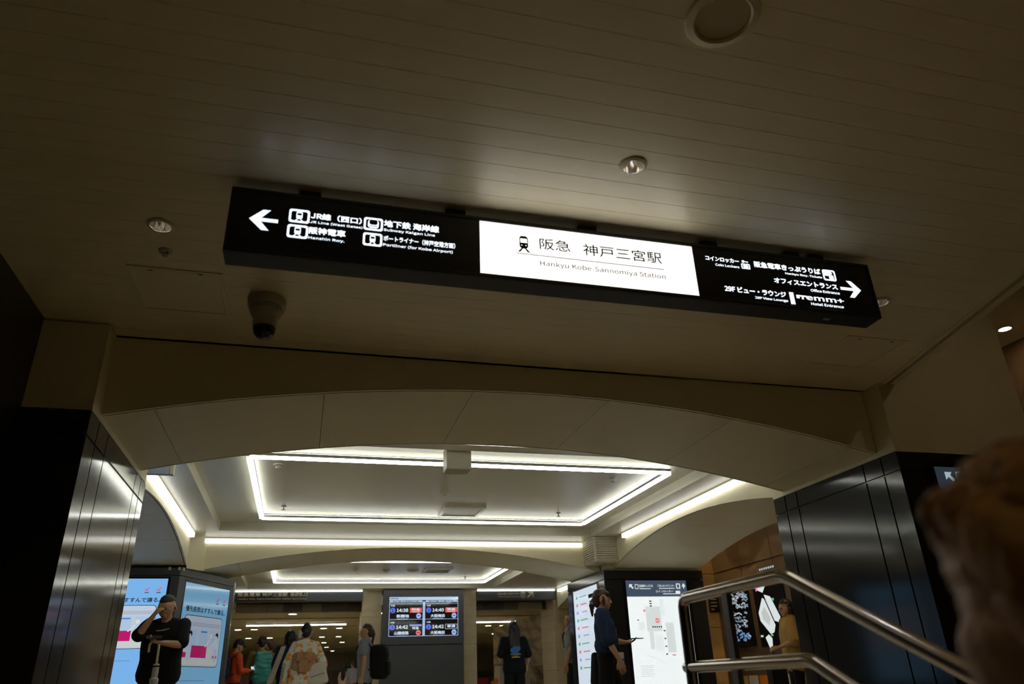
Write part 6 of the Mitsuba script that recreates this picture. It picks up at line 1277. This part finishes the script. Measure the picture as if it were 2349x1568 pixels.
# ---- companion beside the kimono
q = Figure('dark haired woman in a navy top with a white strap, half hidden by the kimono', -0.16, 13.35, 1.55, 6, head=(0, -4))
q.body('skin_pale').face().shirt('cloth_navy', sleeve=.9).trousers('cloth_dark', .02).hair('hair_black', 'bob')
a = q.world((-.13, -.08, 1.44)); b = q.world((-.30, -.14, .86))
q2 = thing('white_scarf', 'long white cloth slung over the shoulder of the woman in navy', 'scarf')
scene[q2] = mikit.ply(hull([a + V(-.03, -.02, 0), a + V(.045, -.02, 0), a + V(-.03, .02, 0), a + V(.045, .02, .01), b + V(-.055, -.02, -.02), b + V(.04, -.02, .0), b + V(-.055, .015, -.02), b + V(.04, .015, 0)]), 'cloth_white')
c = q.world((-.02, -.20, .93))
k = thing('tote_bag', 'pale grey striped tote bag beside the flowered kimono', 'bag')
part(k, 'bag', hull([c + V(x, y, z) for x, y, z in ((-.13, -.05, -.28), (.14, -.05, -.28), (-.13, .05, -.28), (.14, .05, -.28), (-.10, -.03, .20), (.12, -.03, .20), (-.10, .03, .20), (.12, .03, .20))]), 'cloth_plaid')
part(k, 'strap', tube([c + V(-.03, 0, .20), c + V(-.01, .10, .42), c + V(.02, .12, .48)], .010, 8), 'cloth_white')

def backpack(label, q, m, w=.30, hgt=.48, dep=.17, z=1.18, y=-.10, cover=False, rnd=.06):
    k = thing('backpack', label, 'backpack')
    P = [blob(*[(V(sx * (w / 2 - rnd), y - .05 - dep * d, z + sz * (hgt / 2 - rnd)), rnd) for sx in (-1, 1) for sz in (-1, 1) for d in (.15, .62)], (V(0, y - .05 - dep * .72, z - .03), .085))]
    t = soften(P, .02, 4); v = np.asarray(t.vertices)
    t.vertices = v + t.vertex_normals * ((meshkit.fbm(v * (V(7, 7, 26) if cover else V(11, 11, 14)) + 5, 3) - .5) * (.070 if cover else .022))[:, None]
    part(k, 'bag', q.put(t), m, smooth=True)
    if not cover:
        part(k, 'pocket', q.put(soften([blob(*[(V(sx * (w / 2 - .09), y - .07 - dep * .95, z - .10 + sz * .07), .04) for sx in (-1, 1) for sz in (-1, 1)])], .02, 3)), m, smooth=True)
    for sx in (-1, 1):
        part(k, 'strap', q.put(tube(bend([V(sx * .10, y - .02, z + hgt / 2 - .04), V(sx * .115, .0, 1.475), V(sx * .125, .125, 1.34), V(sx * .14, .10, 1.14), V(sx * .15, y, z - .13)], .03, 5), .014, 8)), 'cloth_dark', smooth=True)
    return k

# ---- hikers near the blue screen
q = Figure('person in an orange red jacket and dark cap, looking at a phone', -1.20, 16.2, 1.58, -62, head=(0, -18), elL=(-.24, .04, 1.12), wrL=(-.08, .28, 1.12), hdL=(.4, .9, .1), hnL=(.3, 0, 1), elR=(.24, .04, 1.12), wrR=(.08, .28, 1.12), hdR=(-.4, .9, .1), hnR=(-.3, 0, 1))
q.body('skin').face().shirt('cloth_orange', sleeve=1.8, noise=.012, name='jacket').trousers('cloth_dark').hair('hair_black', 'short')
q.piece('cap', [blob((q.hd((0, -.02, 1.655)), .092), (q.hd((0, .01, 1.66)), .088)), blob((q.hd((-.05, .09, 1.64)), .012), (q.hd((.05, .09, 1.64)), .012), (q.hd((-.09, -.02, 1.635)), .02), (q.hd((.09, -.02, 1.635)), .02), (q.hd((0, .15, 1.63)), .012))], 'cloth_dark')
backpack('small dark blue backpack worn over the orange red jacket', q, 'cloth_navy', .26, .40)
p = q.world((0, .36, 1.15))
ph = trimesh.creation.box((.055, .010, .085)); ph.apply_transform(trimesh.transformations.euler_matrix(-.9, 0, math.radians(20))); ph.apply_translation(p + V(.04, 0, .02))
single('phone', 'lit phone held by the person in the orange red jacket', 'phone', ph, 'lamp', emit=V(.62, .80, .82) * .8, w=.1)
q = Figure('hiker in a dark cap with a sand coloured shirt under a teal pack cover', -0.75, 16.7, 1.64, 14, head=(-10, -6), elL=(-.26, .02, 1.13), wrL=(-.22, .22, 1.02))
q.body('skin').face().shirt('cloth_olive', sleeve=1.5, name='shirt').trousers('cloth_dark').hair('hair_black', 'short')
q.piece('cap', [blob((q.hd((0, -.02, 1.665)), .088), (q.hd((0, .005, 1.67)), .084)), blob((q.hd((-.10, -.03, 1.615)), .018), (q.hd((.10, -.03, 1.615)), .018), (q.hd((-.07, .10, 1.615)), .016), (q.hd((.07, .10, 1.615)), .016), (q.hd((0, -.11, 1.60)), .018))], 'cloth_dark')
backpack('tall backpack under a crumpled teal rain cover', q, 'cloth_teal', .34, .60, .20, 1.13, cover=True)
q = Figure('hiker behind the teal pack, seen between the two packs', -0.62, 17.25, 1.61, 30, head=(10, -4))
q.body('skin').face().shirt('cloth_olive', sleeve=1.5).trousers('cloth_dark').hair('hair_brown', 'short')
backpack('tall backpack under a moss green rain cover beside the teal one', q, 'cloth_green', .36, .62, .22, 1.12, cover=True)

# ---- young woman with the black backpack
q = Figure('young woman in a grey short sleeved shirt with a ponytail, facing the ticket gates sideways', 1.04, 13.0, 1.60, 68, head=(14, 0), lean=2, elL=(-.225, -.05, 1.13), wrL=(-.20, .0, .88), kneeL=(-.10, .10, .50), footL=(-.10, .12, .085), footR=(.10, -.16, .10))
q.body('skin').face().shirt('cloth_grey', sleeve=.55, hem=.80, ease=.020).trousers('cloth_dark', .02).hair('hair_brown', 'ponytail')
backpack('bulky black backpack on the young woman in grey', q, 'cloth_black', .30, .54, .22, 1.10, rnd=.10)

# ---- far passengers
q = Figure('distant person in a light blue shirt inside the ticket hall', 2.0, 31.2, 1.61, 20); q.body('skin').face().shirt('cloth_blue', sleeve=.7).trousers('cloth_dark').hair('hair_brown', 'short')
q = Figure('distant woman in white with black hair inside the ticket hall', 1.73, 32.0, 1.49, -30); q.body('skin_pale').face().shirt('cloth_white', sleeve=.7).trousers('cloth_white').hair('hair_black', 'long')

# ---- woman with long black hair
q = Figure('woman with long black hair in a black T-shirt with a blue and yellow back print', 3.50, 13.0, 1.60, -4, head=(4, -3), elL=(-.25, .0, 1.14), wrL=(-.20, .20, 1.06), hdL=(.3, .9, 0), hnL=(.5, 0, -.8), elR=(.27, .02, 1.13), wrR=(.26, .16, .98))
q.body('skin_pale').face().shirt('cloth_black', sleeve=.85, hem=.84, ease=.02).trousers('cloth_black', .03).hair('hair_black', 'long')
for nm, g, m in (('back_print', Point(0, 1.235).buffer(.062, quad_segs=8).union(Point(.05, 1.255).buffer(.04)).union(Point(-.05, 1.225).buffer(.045)), 'print_blue'), ('back_print', sbox(-.095, 1.150, .095, 1.166).union(sbox(-.08, 1.17, .08, 1.178)), 'cloth_grey'), ('back_print', sbox(-.075, 1.105, .075, 1.120).union(sbox(-.05, 1.128, .05, 1.136)), 'print_yellow')):
    part(q.k, nm, q.put(flat(g, (0, -.1585, 0), X3, Z3, .004)), m)

# ---- man half hidden by the map pier
q = Figure('tall man in a striped grey shirt half hidden by the map pier', 4.68, 13.4, 1.78, 60)
q.body('skin').face().shirt('cloth_stripe', sleeve=.7).trousers('cloth_dark').hair('hair_black', 'short')
backpack('dark backpack of the man half hidden by the map pier', q, 'cloth_dark', .28, .44)

# ---- woman in navy walking past the map
q = Figure('woman in a navy T-shirt walking past the map sign, holding out a phone', 3.44, 8.67, 1.63, -110, head=(0, -3), elL=(-.24, -.05, 1.10), wrL=(-.22, .06, .86), elR=(.235, -.03, 1.12), wrR=(.17, .23, 1.11), hdR=(-.1, 1, .05), hnR=(-.2, .1, 1), curlR=14, sdR=-1,
           kneeL=(-.10, .14, .50), footL=(-.10, .20, .085), footR=(.10, -.22, .12), kneeR=(.10, -.03, .49))
q.J['elL'], q.J['wrL'] = V(-.25, .10, 1.13), V(-.24, .25, 1.10)
q.J['hdL'], q.J['hnL'] = V(.15, 1, .02), V(.2, .1, 1)
q.J['elR'], q.J['wrR'] = V(.25, .03, 1.11), V(.27, .15, .89)
q.J['hdR'], q.J['hnR'], q.J['sdR'] = V(0, .25, -1), V(-1, 0, -.1), 1
q.body('skin').face().shirt('cloth_navy', sleeve=.98, hem=.98, ease=.030, noise=.010).trousers('cloth_black', .03).hair('hair_brown', 'fringe_pony')
part(q.k, 'shirt_print', q.put(hull([(-.06, .140, 1.17), (.07, .140, 1.17), (-.06, .140, 1.25), (.07, .140, 1.25), (-.05, .152, 1.18), (.06, .152, 1.24)])), 'print_pink')
q.piece('hair_tie', [blob((q.hd((-.02, -.125, 1.545)), .022), (q.hd((.02, -.125, 1.545)), .022))], 'cloth_blue')
p = q.world((-.19, .42, 1.115))
ph = trimesh.creation.box((.14, .07, .009)); ph.apply_translation(p + V(-.02, -.01, .018))
single('phone', 'dark phone on the palm of the woman in navy', 'phone', ph, 'sign_black')
c = q.world((-.17, -.02, .93))
k = thing('shoulder_bag', 'black shoulder bag at the hip of the woman in navy', 'bag')
t = soften([blob((V(-.13, 0, .08), .04), (V(.12, 0, .06), .04), (V(-.14, 0, -.20), .06), (V(.14, 0, -.20), .06))], .02, 4); t.vertices = np.asarray(t.vertices) + c + V(-.01, -.06, -.06)
part(k, 'pouch', t, 'cloth_dark', smooth=True)
part(k, 'strap', tube([c + V(-.10, -.05, .04), c + V(-.06, .02, .34), c + V(-.03, .12, .50)], .010, 8), 'cloth_dark')
k = thing('badge_pouch', 'small blue and white pouch dangling at the waist of the woman in navy', 'pouch')
part(k, 'card', hull([c + V(x, y, z) for x in (.10, .19) for y in (-.155, -.145) for z in (-.06, .05)]), 'cloth_white')
part(k, 'card_band', hull([c + V(x, y, z) for x in (.10, .19) for y in (-.16, -.155) for z in (-.055, -.02)]), 'print_blue')

# ---- woman in mustard by the wall displays
q = Figure('woman in a mustard blouse in front of the wall displays, beside the dark pier', 6.38, 9.3, 1.56, 72, head=(16, -4), elL=(-.24, .03, 1.13), wrL=(-.17, .26, 1.05), hdL=(.1, 1, -.1), hnL=(.6, 0, -.8), curlL=40)
q.body('skin').face().shirt('cloth_mustard', sleeve=.95, hem=.76, ease=.035, noise=.012).trousers('cloth_black').hair('hair_black', 'bob')
p = q.world((-.16, .35, 1.02))
k = thing('handbag', 'black handbag held out by the woman in mustard', 'bag')
part(k, 'pouch', hull([p + V(x, y, z) for x in (-.10, .13) for y in (-.06, .06) for z in (-.42, -.20)] + [p + V(0, 0, -.15)]), 'cloth_black')
part(k, 'strap', tube([p + V(-.06, 0, -.22), p + V(0, 0, .0), p + V(.08, 0, -.22)], .008, 8), 'cloth_black')

# ---- the near head: a blond passenger on the stairs beside the photographer
def near_person():
    q = Figure('person with golden brown hair close to the handrail, seen from behind', 0.584, 0.475, 1.515, 8, z=FZ - 0.725, head=(0, 3))
    h = q.hd
    X = q.J['extra'] = []
    q.J['res'], q.J['its'], q.J['eye_in'] = .008, 10, .012
    for sx in (-1, 1):
        X += [blob((h((sx * .036, .072, 1.556)), .022), (h((sx * .060, .048, 1.560)), .025), (h((sx * .058, .040, 1.535)), .026)),
              blob((h((sx * .050, .052, 1.555)), .030), (h((sx * .030, .058, 1.510)), .026)), blob((h((sx * .058, .030, 1.560)), .032), (h((sx * .045, .020, 1.510)), .034)),
              blob((h((sx * .016, .084, 1.622)), .014), (h((sx * .050, .066, 1.624)), .018), (h((sx * .066, .036, 1.622)), .022)), blob((h((sx * .040, .060, 1.65)), .030), (h((sx * .050, .052, 1.622)), .026))]
    q.body('skin_pale').face().shirt('cloth_dark', sleeve=.8).trousers('cloth_dark')
    P = [blob((h((0, -.030, 1.638)), .100), (h((0, .012, 1.655)), .086), (h((0, -.055, 1.570)), .088))]
    for sx in (-1, 1):
        P += [blob((h((sx * .066, .030, 1.668)), .032), (h((sx * .078, .000, 1.625)), .032), (h((sx * .080, -.03, 1.62)), .042)),
              blob((h((sx * .080, -.028, 1.60)), .028), (h((sx * .080, -.040, 1.515)), .022), (h((sx * .076, -.065, 1.50)), .032), (h((sx * .082, -.055, 1.60)), .038)),
              blob((h((sx * .022, .074, 1.680)), .028), (h((sx * .056, .060, 1.674)), .028), (h((sx * .052, .076, 1.650)), .012), (h((sx * .026, .090, 1.654)), .012))]
    P += [blob((h((-.05, -.08, 1.57)), .052), (h((.05, -.08, 1.57)), .052), (h((-.05, -.075, 1.46)), .032), (h((.05, -.075, 1.46)), .032))]
    t = soften(P, .0042, 4)
    v = np.asarray(t.vertices)
    d = (meshkit.fbm(v * V(75, 75, 12), 3, 3) - .5) * .007 + (meshkit.noise(v * V(260, 260, 22), 5) - .5) * .005
    t.vertices = v + t.vertex_normals * d[:, None]
    part(q.k, 'hair', q.put(t), 'hair_gold', smooth=True, label='wavy golden brown hair over the ear')
near_person()
